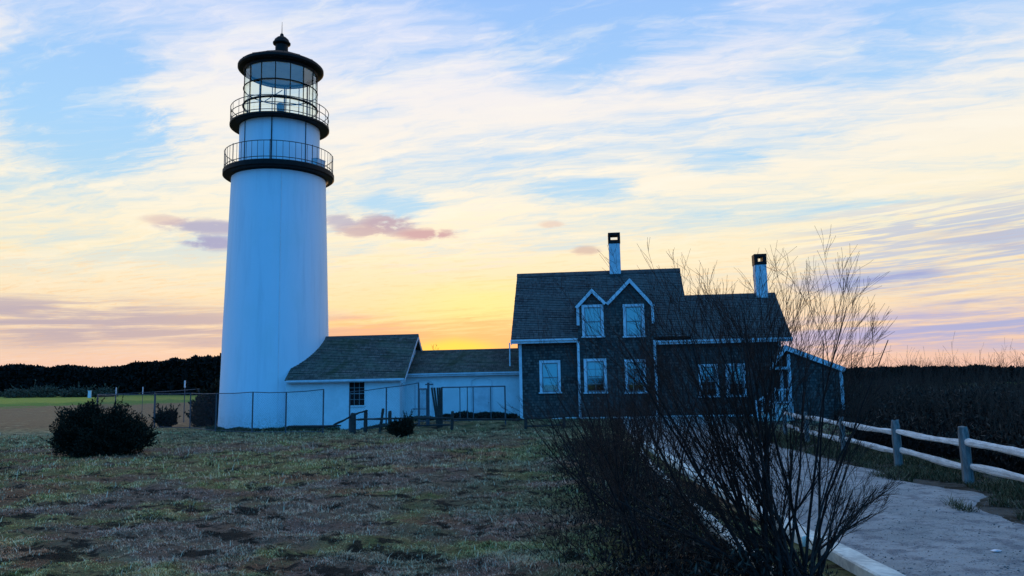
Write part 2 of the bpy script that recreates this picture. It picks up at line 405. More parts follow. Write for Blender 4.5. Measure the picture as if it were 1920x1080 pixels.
shingle('roof_shingle', (.11, .12, .115), (.055, .06, .06), (.085, .11, .105), .14, .22, True)
shingle('roof_shingle_mossy', (.16, .15, .13), (.07, .075, .065), (.11, .14, .10), .14, .22, True, (.035, .055, .03))

# turf colour shared by ground sheet and grass blades
def turf_color(n, P, tint=None):
    x, y, z = n.sep(P); p = n.xyz(x, y, 0)
    a = n.noise(p, .23, 4, .6, .4); b_ = n.noise(n.xyz(x, n.mul(y, 1.3), 9.1), .42, 5, .65, .5); c_ = n.noise(p, 1.7, 5, .65, .3); f = n.noise(p, 9, 4, .65)
    g = n.mix(n.sm(c_, .38, .62), (.24, .25, .085), (.38, .33, .17))        # olive / straw
    g = n.mix(n.sm(b_, .49, .58, 0, .85), g, (.34, .17, .115))                        # rusty brown patches
    g = n.mix(n.mul(n.sm(n.add(a, n.mul(n.sm(n.m('ABSOLUTE', n.add(x, 2.0)), 5, 1), .08)), .50, .60), .85), g, (.27, .19, .18))                         # grey-mauve dead turf
    rt = n.mul(n.sm(x, -3.5, 1.0), n.sm(b_, .62, .42)); g = n.mix(n.mul(rt, .75), g, (.12, .19, .095))    # greener towards the path
    bk = n.mul(n.sm(y, 27, 33), n.sm(y, 60, 45)); g = n.mix(n.mul(bk, .75), g, n.mix(n.sm(c_, .4, .6), (.13, .19, .11), (.34, .34, .22)))
    # open field beyond: tan rough, then mown fairway
    tan = n.mix(n.sm(f, .35, .65), (.30, .20, .12), (.20, .14, .09))
    g = n.mix(n.mul(n.sm(y, 40, 50), n.sm(x, -14, -20)), g, tan)
    rr = n.m('SQRT', n.add(n.mul(x, x), n.mul(y, y))); yy = n.add(rr, n.mul(n.sub(a, .5), 30))
    g = n.mix(n.sm(yy, 100, 108), g, (.11, .22, .035))
    g = n.mix(n.mul(n.sm(yy, 112, 122), n.sm(yy, 165, 140)), g, (.27, .33, .05))
    g = n.mix(n.sm(f, .34, .50, .65, 0), g, (.04, .034, .024)); pit_shade = n.noise(n.xyz(x, n.mul(y, 1.4), 4.4), 1.5, 5, .68, .3); g = n.mix(n.mul(n.sm(pit_shade, .47, .40), n.sm(y, 60, 40, 0, .92)), g, (.012, .010, .009)); g = n.mix(n.mul(n.sm(pit_shade, .56, .68), .5), g, (.46, .44, .30))  # shaded hollows and bright tufts painted in, since soft light hides the lumps
    g = n.mix(1.0, g, (1.16, .96, .74), 'MULTIPLY')
    return g, f, c_
m, n, b = mat('ground', (.1, .1, .06), .95, .1)
geo = n.n.new('ShaderNodeNewGeometry'); g, f, c_ = turf_color(n, geo.outputs['Position'])
gx, gy_, gz_ = n.sep(geo.outputs['Position']); dn = n.noise(geo.outputs['Position'], 1.6, 5, .65)
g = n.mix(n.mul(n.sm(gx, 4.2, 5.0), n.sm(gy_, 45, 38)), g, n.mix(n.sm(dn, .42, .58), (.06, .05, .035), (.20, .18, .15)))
g = n.mix(.5, g, (.026, .022, .016))  # shade between blades put into the ground colour
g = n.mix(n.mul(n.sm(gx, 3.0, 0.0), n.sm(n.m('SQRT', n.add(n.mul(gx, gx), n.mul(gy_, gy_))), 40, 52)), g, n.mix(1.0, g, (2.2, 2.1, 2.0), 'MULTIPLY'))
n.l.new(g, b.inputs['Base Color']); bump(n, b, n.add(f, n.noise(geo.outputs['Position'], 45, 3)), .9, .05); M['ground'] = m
m, n, b = mat('grass_blade', (.1, .1, .06), .85, .15)
geo = n.n.new('ShaderNodeNewGeometry'); g, f, c_ = turf_color(n, geo.outputs['Position'])
at_ = n.n.new('ShaderNodeAttribute'); at_.attribute_name = 'tint'; t = at_.outputs['Fac']
g = n.mix(1.0, g, (1.85, 1.75, 1.75), 'MULTIPLY'); g = n.mix(n.mul(n.sm(t, .62, 1.0), .7), g, (.62, .54, .36)); g = n.mix(n.sm(t, .36, .0, 0, .85), g, (.03, .034, .018))
n.l.new(g, b.inputs['Base Color']); M['grass'] = m
m, n, b = mat('verge_blade', (.1, .1, .06), .85, .15)
at_ = n.n.new('ShaderNodeAttribute'); at_.attribute_name = 'tint'; t = at_.outputs['Fac']
n.l.new(n.ramp(t, [(0, (.02, .03, .014)), (.5, (.05, .062, .026)), (.8, (.11, .085, .045)), (1, (.22, .17, .10))]), b.inputs['Base Color']); M['verge'] = m
m, n, b = mat('path_gravel', (.3, .3, .3), .95, .1)
geo = n.n.new('ShaderNodeNewGeometry'); P = geo.outputs['Position']
p1 = n.noise(P, .8, 5, .65, .5); p2 = n.noise(P, 2.6, 7, .72); p3 = n.noise(P, 48, 3, .6); p4 = n.noise(P, 16, 4, .7)
c = n.mix(n.sm(p1, .35, .65), (.27, .27, .25), (.40, .375, .345)); c = n.mix(n.sm(p2, .48, .60, 0, .8), c, (.15, .145, .15))
gx, gy_, gz_ = n.sep(P); edge_ = n.mul(n.sm(n.add(n.mul(n.sub(gx, 7.0), .5), n.mul(n.sub(p2, .5), 3.0)), .2, 1.1), .7); c = n.mix(edge_, c, (.13, .115, .10)); c = n.mix(n.sm(p4, .58, .66, 0, .8), c, (.07, .065, .06)); c = n.mix(n.sm(p3, .45, .65, 0, .35), c, (.52, .50, .48))
n.l.new(c, b.inputs['Base Color']); bump(n, b, n.add(n.mul(p2, 2), n.add(p3, p4)), .8, .025); M['path'] = m
def leafmat(key, stops):
    m, n, b = mat(key, (.05, .05, .03), .8, .15)
    a = n.n.new('ShaderNodeAttribute'); a.attribute_name = 'tint'
    n.l.new(n.ramp(a.outputs['Fac'], stops, 'LINEAR'), b.inputs['Base Color']); M[key] = m
leafmat('juniper', [(0, (.006, .009, .005)), (1, (.016, .020, .010))])
leafmat('far_wood', [(0, (.005, .006, .005)), (1, (.012, .012, .009))])
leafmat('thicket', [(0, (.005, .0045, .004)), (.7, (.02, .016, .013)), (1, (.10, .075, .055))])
leafmat('scrub', [(0, (.03, .033, .022)), (1, (.13, .12, .08))])

# ------------------------------------------------------------------ ground
azl = np.concatenate([np.linspace(-180, -48, 44, endpoint=False), np.linspace(-48, 48, 640, endpoint=False), np.linspace(48, 180, 44, endpoint=False)])
azl = np.radians(azl); rings = [0.5]
while rings[-1] < 6: rings.append(rings[-1] * 1.08)
while rings[-1] < 60: rings.append(rings[-1] * 1.0075)
while rings[-1] < 6000: rings.append(rings[-1] * 1.05)
rings = np.array(rings)
RR, AA = np.meshgrid(rings, azl, indexing='ij'); X = RR * np.sin(AA); Y = RR * np.cos(AA)
Z = h_gnd(X, Y); na = len(azl); nr = len(rings)
V = np.stack([X.ravel(), Y.ravel(), Z.ravel()], 1)
ii, jj = np.meshgrid(np.arange(nr - 1), np.arange(na), indexing='ij'); j2 = (jj + 1) % na
Fq = np.stack([ii * na + jj, (ii + 1) * na + jj, (ii + 1) * na + j2, ii * na + j2], -1).reshape(-1, 4)
Fq = Fq[:, ::-1]
V = np.vstack([V, [[0, 0, 0]]])
tri = len(V) - 1
g = np_mesh('ground', V, Fq, M['ground'], smooth=True); tag(g, kind='structure')

ys = np.arange(0.5, 40.2, .12); nu = 48
PV = []; 
for yv in ys:
    l = path_l(yv) + .02; r = float(path_r(yv)) + 1.3 * (float(fbm(np.array([yv * .8]), np.array([2.]), 4, 4)[0]) - .45) + .05
    xs = np.linspace(l, r, nu); PV.append(np.stack([xs, np.full(nu, yv), np.zeros(nu)], 1))
PV = np.concatenate(PV); hz = h_base(PV[:, 0], PV[:, 1]) + .004 + .02 * (fbm(PV[:, 0] * 2.2, PV[:, 1] * 2.2, 60, 3) - .42)
edge = np.tile(np.concatenate([np.ones(nu - 3), [.6, 0, -1.2]]), len(ys)); PV[:, 2] = hz - .03 * (1 - edge)
ii, jj = np.meshgrid(np.arange(len(ys) - 1), np.arange(nu - 1), indexing='ij')
Fq = np.stack([ii * nu + jj, ii * nu + jj + 1, (ii + 1) * nu + jj + 1, (ii + 1) * nu + jj], -1).reshape(-1, 4)
tag(np_mesh('path', PV, Fq, M['path'], smooth=True), kind='structure')

# ------------------------------------------------------------------ buildings share one axis: facade turned 6 degrees
BO = Vector((0.35, 38.5, 0)); BA = math.radians(-6)
def bpt(u, k, z): return BO + Vector((u * math.cos(BA) - k * math.sin(BA), u * math.sin(BA) + k * math.cos(BA), z))
class Bld:
    def __init__(s, name, u, k, z, label, cat):
        s.off = (u, k, z); s.root = empty(name, bpt(u, k, z), BA); tag(s.root, label, cat)
    def p(s, name, mb, m, parent=None, **kw):
        return build(name, mb, M[m], parent or s.root, s.off, **kw)

def courses(mb, u0, u1, k0, z0, k1, z1, th=.06, n=None, jit=.006, ragged=.0):
    """a roof slope laid in overlapping courses, from eave (k0,z0) to ridge (k1,z1)"""
    L = math.hypot(k1 - k0, z1 - z0); n = n or int(L / .14); dk, dz_ = (k1 - k0) / n, (z1 - z0) / n
    nk, nz = -(z1 - z0) / L, (k1 - k0) / L
    if nz < 0: nk, nz = -nk, -nz
    for i in range(n):
        a = (k0 + dk * i, z0 + dz_ * i); b_ = (k0 + dk * (i + 1.25), z0 + dz_ * (i + 1.25)) if i < n - 1 else (k1, z1)
        h1 = th * .5 + .028 + rnd.uniform(-jit, jit); h2 = th * .5 - .002
        poly = [(a[0], a[1]), (a[0] + nk * h1, a[1] + nz * h1), (b_[0] + nk * h2, b_[1] + nz * h2), (b_[0], b_[1])]
        mb.prismx(poly, u0 - rnd.uniform(0, .012) - ragged, u1 + rnd.uniform(0, .012))

def window(B, u0, z0, u1, z1, k, muntins=(0, 0), shade=1.0, glassm='window_glass', cas=.13, label=None):
    """double-hung window; outer casing rectangle given"""
    f = MB(); t = .06
    f.box(u0, u0 + cas, k - t, k + .02, z0 + .05, z1); f.box(u1 - cas, u1, k - t, k + .02, z0 + .05, z1)
    f.box(u0 + cas + .001, u1 - cas - .001, k - t + .002, k + .02, z1 - cas, z1 - .001)
    w = MB(); w.v = []; o = B.p('window', f, 'white_trim', bevel=.006)
    if label: o['label'] = label
    B.p('sill', MB().box(u0 - .05, u1 + .05, k - .11, k + .02, z0 - .02, z0 + .048), 'white_trim', o, bevel=.006)
    s = MB(); a, c, zb, zt = u0 + cas, u1 - cas, z0 + .05, z1 - cas; sw = .045; zm = (zb + zt) / 2
    for (q0, q1, r0, r1, kk) in ((a, a + sw, zb, zt, 0), (c - sw, c, zb, zt, 0), (a + sw, c - sw, zb, zb + .07, 0), (a + sw, c - sw, zt - sw, zt, 0), (a + sw, c - sw, zm - .025, zm + .025, .008)):
        s.box(q0 + .001, q1 - .001, k - .030 - kk, k + .01, r0 + .001, r1 - .001)
    nx, nz = muntins
    for i in range(1, nx + 1):
        uu = a + sw + (c - a - 2 * sw) * i / (nx + 1); s.box(uu - .011, uu + .011, k - .026, k - .006, zb + .07, zt - sw)
    for half in (0, 1):
        b0, b1 = (zb + .07, zm - .025) if half == 0 else (zm + .025, zt - sw)
        for i in range(1, nz + 1):
            zz = b0 + (b1 - b0) * i / (nz + 1); s.box(a + sw, c - sw, k - .024, k - .008, zz - .011, zz + .011)
    B.p('sash', s, 'sash_paint', o)
    B.p('pane', MB().box(a + .02, c - .02, k - .018, k - .014, zb + .02, zt - .02), glassm, o)
    B.p('unlit_room_panel', MB().box(a + .01, c - .01, k - .0055, k - .003, zb + .01, zt - .01), 'dark_room', o)  # thin sheet on the wall, room darkness painted as its colour
    if shade > 0:
        zs = zt - (zt - zb) * shade
        B.p('shade', MB().box(a + .03, c - .03, k - .011, k - .008, zs, zt - .01), 'shade', o)
    return o

# ---- keeper's house -----------------------------------------------------------------
H = Bld('keepers_house', 6.2, 0, .30, 'grey shingled house with twin dormers and two white chimneys, right of the lighthouse', 'house')
mb = MB(); mb.prismx([(0, .42), (0, 4.38), (3.6, 7.86), (7.2, 4.38), (7.2, .42)], -.02, 8.26)
H.p('wall', mb, 'wall_shingle')
mb = MB(); mb.prismx([(.01, .42), (.01, 4.15), (2.6, 6.32), (5.2, 4.15), (5.2, .42)], 8.27, 12.52)
wingwall = H.p('wall', mb, 'wall_shingle')
mb = MB(); out = [(2.9, .42), (2.9, 5.74), (3.62, 6.52), (4.3, 5.80), (5.48, 6.98), (6.53, 5.74), (6.53, .42)]
mb.prism(out, -.36, 3.0); bay = H.p('bay_wall', mb, 'wall_shingle')
H.p('foundation', MB().box(-.05, 2.88, -.05, 7.0, -.2, .415).box(2.885, 6.55, -.40, 1, -.2, .412).box(6.555, 12.56, -.052, 5.0, -.2, .415), 'white_wall')
# roofs
rf = MB(); courses(rf, -.42, 8.36, -.34, 4.18, 3.6, 8.0); courses(rf, -.42, 8.36, 7.54, 4.18, 3.6, 8.0, n=12)
roof = H.p('roof', rf, 'roof_shingle')
H.p('ridge_cap', MB().prismx([(3.40, 7.90), (3.6, 8.10), (3.80, 7.90)], -.44, 8.38), 'roof_edge', roof)
rf = MB(); courses(rf, 8.30, 13.02, -.32, 3.98, 2.6, 6.42); courses(rf, 8.30, 13.02, 5.5, 3.98, 2.6, 6.42, n=10)
wroof = H.p('roof', rf, 'roof_shingle')
H.p('ridge_cap', MB().prismx([(2.42, 6.34), (2.6, 6.51), (2.78, 6.34)], 8.3, 13.04), 'roof_edge', wroof)
# soffit, fascia boards
def eave(B, u0, u1, k, z, h=.2, d=.34):
    m_ = MB(); m_.box(u0, u1, k, k + .035, z - h, z); m_.box(u0, u1, k - .07, k - .003, z - h * .45, z - .01)      # board and gutter
    m_.box(u0 + .002, u1 - .002, k + .037, k + d, z - h + .01, z - h + .03); return B.p('eave_board', m_, 'white_trim')
eave(H, -.44, 2.86, -.36, 4.24); eave(H, 6.60, 13.04, -.36, 4.02, .19)
# rakes
def rakes(B, u, k0, z0, k1, z1, k2, w=.18, t=.04, m_='white_trim'):
    mb = MB()
    for a in (k0, k2): mb.prismx([(a, z0 - w), (a, z0), (k1, z1), (k1, z1 - w)], u - t / 2, u + t / 2)
    return B.p('rake_board', mb, m_)
rakes(H, -.40, -.34, 4.17, 3.6, 7.98, 7.54); rakes(H, 8.33, -.3, 4.15, 3.6, 7.95, 7.5); rakes(H, 12.99, -.3, 3.97, 2.6, 6.40, 5.5)
# dormer roofs
rf = MB()
def gslope(mb, ua, za, ub, zb, k0, k1, th=.09):
    L = math.hypot(ub - ua, zb - za); nx, nz = -(zb - za) / L, (ub - ua) / L
    if nz < 0: nx, nz = -nx, -nz
    mb.prism([(ua, za), (ub, zb), (ub + nx * th, zb + nz * th), (ua + nx * th, za + nz * th)], k0, k1)
gslope(rf, 2.80, 5.74, 3.62, 6.60, -.46, 2.6); gslope(rf, 3.62, 6.60, 4.3, 5.88, -.458, 2.6)
gslope(rf, 4.3, 5.86, 5.48, 7.04, -.46, 3.2); gslope(rf, 5.48, 7.04, 6.62, 5.70, -.458, 3.2)
droof = H.p('dormer_roof', rf, 'roof_shingle')
def rk(mb, ua, za, ub, zb, k, w=.15, t=.05):
    L = math.hypot(ub - ua, zb - za); nx, nz = -(zb - za) / L, (ub - ua) / L
    if nz < 0: nx, nz = -nx, -nz
    mb.prism([(ua - nx * w, za - nz * w), (ub - nx * w, zb - nz * w), (ub, zb), (ua, za)], k - t, k)
mb = MB(); rk(mb, 2.78, 5.76, 3.62, 6.64, -.461); rk(mb, 3.62, 6.64, 4.31, 5.92, -.463); H.p('gable_trim', mb, 'white_trim', droof)
mb = MB(); rk(mb, 4.29, 5.90, 5.48, 7.09, -.461); rk(mb, 5.48, 7.09, 6.64, 5.73, -.463); H.p('gable_trim', mb, 'white_trim', droof)
for (u0, u1, z0, z1, k) in ((2.84, 2.98, 4.86, 5.72, -.40), (6.46, 6.60, 4.86, 5.68, -.40), (2.82, 2.94, .45, 4.08, -.39), (6.50, 6.62, .45, 4.05, -.39), (-.07, .07, .43, 4.05, -.05), (12.42, 12.56, .43, 3.85, -.04)):
    H.p('corner_board', MB().box(u0, u1, k - .03, k + .12, z0, z1), 'white_trim')
# windows
window(H, .93, 1.60, 1.97, 3.20, 0, label='white window with its shade drawn on the left bay')
window(H, 3.10, 4.26, 4.16, 5.86, -.36)
window(H, 5.10, 4.22, 6.13, 5.83, -.36)
window(H, 3.12, 1.56, 4.22, 3.22, -.36, (1, 1), .55)
window(H, 5.08, 1.52, 6.10, 3.14, -.36, (2, 1), .22)
window(H, 8.62, 1.27, 9.55, 2.84, 0, (2, 1), .3)
window(H, 9.90, 1.27, 10.82, 2.84, 0, (2, 1), .6)
# chimneys with open-sided dark caps
def chimney(u, k, w, zb, zc, zt, hole, parent):
    h = w / 2; c = H.p('chimney', MB().box(u - h, u + h, k - h, k + h, zb, zc), 'chimney_paint', parent, bevel=.015)
    hw, hz0, hz1 = hole; e = h + .025; m_ = MB()
    m_.box(u - e, u + e, k - e, k + e, zc + .002, zc + hz0); m_.box(u - e, u - hw, k - e, k + e, zc + hz0, zc + hz1)
    m_.box(u + hw, u + e, k - e, k + e, zc + hz0, zc + hz1); m_.box(u - e, u + e, k - e, k + e, zc + hz1, zt)
    H.p('chimney_cap', m_, 'black_iron', c, bevel=.02)
chimney(4.92, 3.6, .60, 7.6, 9.53, 10.13, (.19, .20, .44), roof)
chimney(12.34, 2.6, .58, 6.0, 7.95, 8.51, (.12, .16, .40), wroof)
H.p('flashing', MB().box(4.56, 5.28, 3.24, 3.34, 7.72, 7.86), 'roof_edge', roof)
H.p('downspout', MB().tube([(-.50, -.34, 4.1), (-.49, -.33, 3.95), (-.5, -.33, 2.95)], .03, 8), 'white_trim')
# side wing with its own shallow gable facing the path
H.p('side_wing_wall', MB().prism([(12.6, .0), (12.6, 3.40), (14.97, 2.40), (14.97, .0)], -1.0, 3.4), 'wall_shingle')
rf = MB(); gslope(rf, 12.50, 3.52, 15.10, 2.43, -1.14, 3.5, .10); gslope(rf, 11.80, 2.62, 12.50, 3.52, -1.138, -.03, .10)
wr2 = H.p('side_wing_roof', rf, 'roof_shingle')
mb = MB(); rk(mb, 12.46, 3.62, 15.12, 2.52, -1.142, .22, .04); H.p('rake_board', mb, 'white_trim', wr2)
mb = MB(); rk(mb, 11.78, 2.70, 12.50, 3.63, -1.144, .16, .045); H.p('rake_board', mb, 'white_trim', wr2)
H.p('corner_board', MB().box(12.56, 12.70, -1.05, -.9, .05, 3.2), 'white_trim'); H.p('corner_board', MB().box(14.86, 15.0, -1.05, -.9, -.05, 2.35), 'white_trim')
H.p('porch_beam', MB().box(11.75, 12.55, -1.10, -1.0, 2.50, 2.62), 'white_trim')
# stoop and its stair with white balusters
st = H.p('porch_steps', MB().box(11.86, 12.58, -1.2, -.06, .0, .86).box(11.58, 11.858, -1.2, -.2, .0, .69).box(11.30, 11.578, -1.2, -.2, .0, .52).box(11.02, 11.298, -1.2, -.2, .0, .42), 'timber_fence')
for q in ((10.98, 11.07, 1.10), (11.84, 11.93, 1.66), (12.46, 12.55, 1.66)): H.p('railing_post', MB().box(q[0], q[1], -1.29, -1.2, .3, q[2]), 'white_trim', st)
mb = MB(); mb.beam((11.03, -1.245, 1.04), (11.88, -1.245, 1.58), .09, .07); mb.beam((11.03, -1.245, .50), (11.88, -1.245, 1.02), .05, .06); mb.box(11.93, 12.46, -1.28, -1.21, 1.54, 1.61); mb.box(11.93, 12.46, -1.27, -1.22, .96, 1.02)
H.p('handrail', mb, 'white_trim', st)
for i in range(1, 7):
    t = i / 7; uu = 11.03 + .85 * t; H.p('baluster', MB().box(uu - .022, uu + .022, -1.265, -1.225, .5 + .54 * t, 1.02 + .54 * t), 'white_trim', st)
for i in range(1, 4):
    uu = 11.93 + .53 * i / 4; H.p('baluster', MB().box(uu - .022, uu + .022, -1.265, -1.225, 1.02, 1.55), 'white_trim', st)
H.p('porch_door', MB().box(11.5, 12.3, -.05, -.005, .9, 2.5), 'dark_wood')

# ---- low whitewashed passage ---------------------------------------------------------
C = Bld('covered_passage', -3.1, 1.2, .30, 'low white passage with shingled roof joining the workroom to the house', 'building')
cw = C.p('wall', MB().prismx([(1.2, -.1), (1.2, 2.70), (3.0, 3.78), (4.8, 2.70), (4.8, -.1)], -6.3, -.09), 'white_wall')
rf = MB(); courses(rf, -5.95, -.085, .93, 2.68, 3.0, 3.90); courses(rf, -5.95, -.085, 5.07, 2.68, 3.0, 3.9, n=8)
cr = C.p('roof', rf, 'roof_shingle_mossy'); C.p('ridge_cap', MB().prismx([(2.84, 3.84), (3.0, 3.99), (3.16, 3.84)], -5.96, -.08), 'roof_edge', cr)
eave(C, -5.98, -.12, .92, 2.72, .17, .3)
def arch_door(u0, u1, zb, zt, panels=True, depth=.02):
    pts = [(u0, zb), (u0, zt - .18)] + [(u0 + (u1 - u0) * t, zt - .18 + .18 * math.sin(PI * t)) for t in (.15, .3, .5, .7, .85)] + [(u1, zt - .18), (u1, zb)]
    o = MB()
    for a, b_ in zip(pts[:-1], pts[1:]):
        L = math.hypot(b_[0] - a[0], b_[1] - a[1]); nx, nz = -(b_[1] - a[1]) / L * .025, (b_[0] - a[0]) / L * .025
        o.prism([(a[0] - nx, a[1] - nz), (b_[0] - nx, b_[1] - nz), (b_[0] + nx, b_[1] + nz), (a[0] + nx, a[1] + nz)], 1.2 - depth - .03, 1.2)
    fr = C.p('door_frame', o, 'white_trim')
    return fr
d1 = arch_door(-2.66, -1.62, .33, 2.46)
dm = MB().box(-2.56, -1.72, 1.165, 1.199, .33, 2.05)
for (a, b_, c_, d_) in ((-2.5, -2.18, 1.25, 1.95), (-2.10, -1.78, 1.25, 1.95), (-2.5, -2.18, .45, 1.1), (-2.10, -1.78, .45, 1.1)): dm.box(a, b_, 1.150, 1.166, c_, d_)
dr = C.p('door', dm, 'white_trim'); C.p('handle', MB().tube([(-1.78, 1.13, 1.17), (-1.78, 1.15, 1.17)], .03, 8), 'black_iron', dr)
d2 = arch_door(-5.60, -4.68, .33, 2.40, depth=.01)
dm = MB().box(-5.42, -4.88, 1.165, 1.199, .33, 1.75).box(-5.36, -4.94, 1.150, 1.166, 1.0, 1.65).box(-5.36, -4.94, 1.150, 1.166, .42, .9); C.p('door', dm, 'white_trim')
C.p('wall_lamp', MB().lathe([(.0, 1.99), (.14, 1.97), (.15, 1.93), (.05, 1.92)], 16, (-5.15, 1.02)).tube([(-5.15, 1.2, 1.95), (-5.15, 1.02, 1.96)], .02, 6), 'white_plastic')
C.p('vent_pipe', MB().tube([(-.36, 3.0, 3.85), (-.36, 3.0, 4.22)], .07, 10), 'galv', cr)

# ---- workroom against the tower --------------------------------------------------------
K = Bld('workroom', -9.0, 0, 0, 'small white workroom with mossy shingled roof built against the tower', 'building')
K.p('wall', MB().prismx([(0, -.1), (0, 2.55), (2.75, 4.66), (5.5, 2.55), (5.5, -.1)], -12.05, -6.12), 'white_wall')
rf = MB(); courses(rf, -12.0, -5.80, -.27, 2.46, 2.75, 4.78, ragged=.01); courses(rf, -12.0, -5.80, 5.77, 2.46, 2.75, 4.78, n=10)
kr = K.p('roof', rf, 'roof_shingle_mossy'); K.p('ridge_cap', MB().prismx([(2.58, 4.70), (2.75, 4.88), (2.92, 4.70)], -11.2, -5.78), 'roof_edge', kr)
m_ = MB(); m_.box(-11.95, -5.82, -.30, -.262, 2.33, 2.48); m_.box(-11.93, -5.82, -.26, 0, 2.33, 2.35); m_.box(-11.9, -5.84, -.37, -.303, 2.38, 2.46); K.p('eave_board', m_, 'white_trim')
rakes(K, -5.80, -.26, 2.44, 2.75, 4.76, 5.7, .15)
K.p('gutter_end', MB().tube([(-5.95, -.34, 2.42), (-5.90, -.30, 2.25), (-6.05, -.06, 2.12)], .035, 8), 'white_trim')
wf = MB(); a, c_, zb, zt = -8.72, -7.93, 1.17, 2.34
wf.box(a - .05, a, -.03, .01, zb - .05, zt); wf.box(c_, c_ + .05, -.03, .01, zb - .05, zt); wf.box(a, c_, -.05, .01, zb - .07, zb)
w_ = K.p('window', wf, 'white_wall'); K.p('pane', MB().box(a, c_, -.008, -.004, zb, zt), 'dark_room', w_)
s = MB()
for i in range(1, 3): uu = a + (c_ - a) * i / 3; s.box(uu - .012, uu + .012, -.028, -.010, zb, zt)
for i in range(1, 4): zz = zb + (zt - zb) * i / 4; s.box(a, c_, -.030, -.012, zz - (.02 if i == 2 else .012), zz + (.02 if i == 2 else .012))
K.p('sash', s, 'sash_paint', w_)

# ---- lighthouse --------------------------------------------------------------------------
TC = Vector((-13.06, 42.67, 0)); ca0 = math.atan2(-TC.y, -TC.x); L = empty('lighthouse', TC); tag(L, 'tall white lighthouse tower with black galleries and glazed lantern room', 'lighthouse')
def lp(name, mb, m_, parent=None, **kw): return build(name, mb, M[m_], parent or L, (0, 0, 0), **kw)
prof = [(2.93, -.2), (2.91, .4), (2.87, 2), (2.83, 3.6), (2.81, 5), (2.75, 7), (2.70, 8.8), (2.64, 11), (2.57, 13.6), (2.57, 13.85)]
lp('tower_wall', MB().lathe(prof, 160), 'tower', smooth=True)
dk = lp('gallery_deck', MB().lathe([(2.56, 13.74), (2.70, 13.82), (2.96, 13.85), (3.03, 13.90), (3.03, 14.13), (2.99, 14.18), (2.1, 14.185)], 128, closed=True), 'black_iron', smooth=False)
def gallery(deck, r, z0, z1, n, mids=(), ph=.05, every=8):
    for i in range(n):
        an = 2 * PI * i / n + ca0 + ph; big = (i % every == 0)
        lp('baluster', MB().tube([(r * math.cos(an), r * math.sin(an), z0), (r * math.cos(an), r * math.sin(an), z1 + (.05 if big else 0))], .024 if big else .013, 6), 'rail_iron', deck)
    for z in (z1,) + tuple(mids):
        ring = MB(); rr = .022; ring.lathe([(r + rr * math.cos(q * PI / 3), z + rr * math.sin(q * PI / 3)) for q in range(6)], 128, closed=True)
        lp('handrail', ring, 'rail_iron', deck, smooth=True)
gallery(dk, 2.95, 14.18, 15.20, 56, (14.32,), -.17, 7)
lp('watch_room_wall', MB().lathe([(2.20, 14.1), (2.20, 16.80)], 128), 'tower', smooth=True)
for da, z0, z1, r_ in ((-.99, 14.19, 16.74, .022), (-.20, 14.19, 16.74, .03), (.66, 14.19, 16.74, .022)):
    an = ca0 + da; lp('conduit', MB().tube([((2.2 + r_ * .8) * math.cos(an), (2.2 + r_ * .8) * math.sin(an), z0), ((2.2 + r_ * .8) * math.cos(an), (2.2 + r_ * .8) * math.sin(an), z1)], r_, 6), 'black_iron')
# lightning conductor running down the tower face
an = ca0 + .04; lp('conduit', MB().tube([((r + .012) * math.cos(an), (r + .012) * math.sin(an), z) for r, z in prof[1:-1]], .016, 5), 'white_wall')
# small box on lower deck, right
an = ca0 + .88; o_ = lp('equipment_box', MB().box(-.35, .35, -.22, .22, 0, .42).box(-.36, .36, -.23, .23, .425, .46), 'white_trim', dk, bevel=.01); o_.location = (2.62 * math.cos(an), 2.62 * math.sin(an), 14.20); o_.rotation_euler = (.12, 0, an + PI / 2)
dk2 = lp('upper_deck', MB().lathe([(2.18, 16.74), (2.66, 16.75), (2.73, 16.78), (2.73, 16.88), (2.69, 16.90), (1.6, 16.905)], 128, closed=True), 'black_iron')
gallery(dk2, 2.68, 16.90, 17.82, 24, (17.02, 17.42), .1, 3)
# lantern room
lf = lp('lantern_frame', MB().lathe([(2.04, 16.906), (2.07, 16.92), (2.07, 17.0), (2.04, 17.03), (1.96, 17.02), (1.96, 16.91)], 96, closed=True), 'black_iron')
for i in range(16):
    an = ca0 - .15 + 2 * PI * i / 16 + 0; c1, s1 = math.cos(an), math.sin(an)
    lp('mullion', MB().tube([(2.03 * c1, 2.03 * s1, 17.0), (2.03 * c1, 2.03 * s1, 20.15)], .026, 6), 'black_iron', lf)
for z, rr in ((17.98, .06), (19.0, .035)):
    lp('glazing_ring', MB().lathe([(2.03 + rr * math.cos(q * PI / 3), z + rr * math.sin(q * PI / 3)) for q in range(6)], 96, closed=True), 'black_iron', lf, smooth=True)
lp('glazing', MB().lathe([(2.0, 17.0), (2.0, 20.15)], 16), 'lantern_glass').rotation_euler = (0, 0, ca0 - .15)
lr = lp('lantern_roof', MB().lathe([(1.95, 20.0), (2.02, 19.98), (2.06, 20.12), (2.30, 20.16), (2.38, 20.24), (2.38, 20.36), (2.28, 20.46), (1.5, 20.86), (.8, 21.16), (.36, 21.34), (.36, 21.30), (.8, 21.0), (1.9, 20.35)], 96, closed=True), 'black_iron', smooth=False)
lp('ceiling', MB().lathe([(.02, 20.22), (1.94, 20.2), (1.94, 20.02)], 64), 'lantern_ceiling', lr)
for i in range(16):
    an = ca0 - .15 + PI / 16 + 2 * PI * i / 16; c1, s1 = math.cos(an), math.sin(an)
    lp('roof_rib', MB().tube([(2.28 * c1, 2.28 * s1, 20.47), (.8 * c1, .8 * s1, 21.17), (.36 * c1, .36 * s1, 21.35)], .02, 5), 'black_iron', lr)
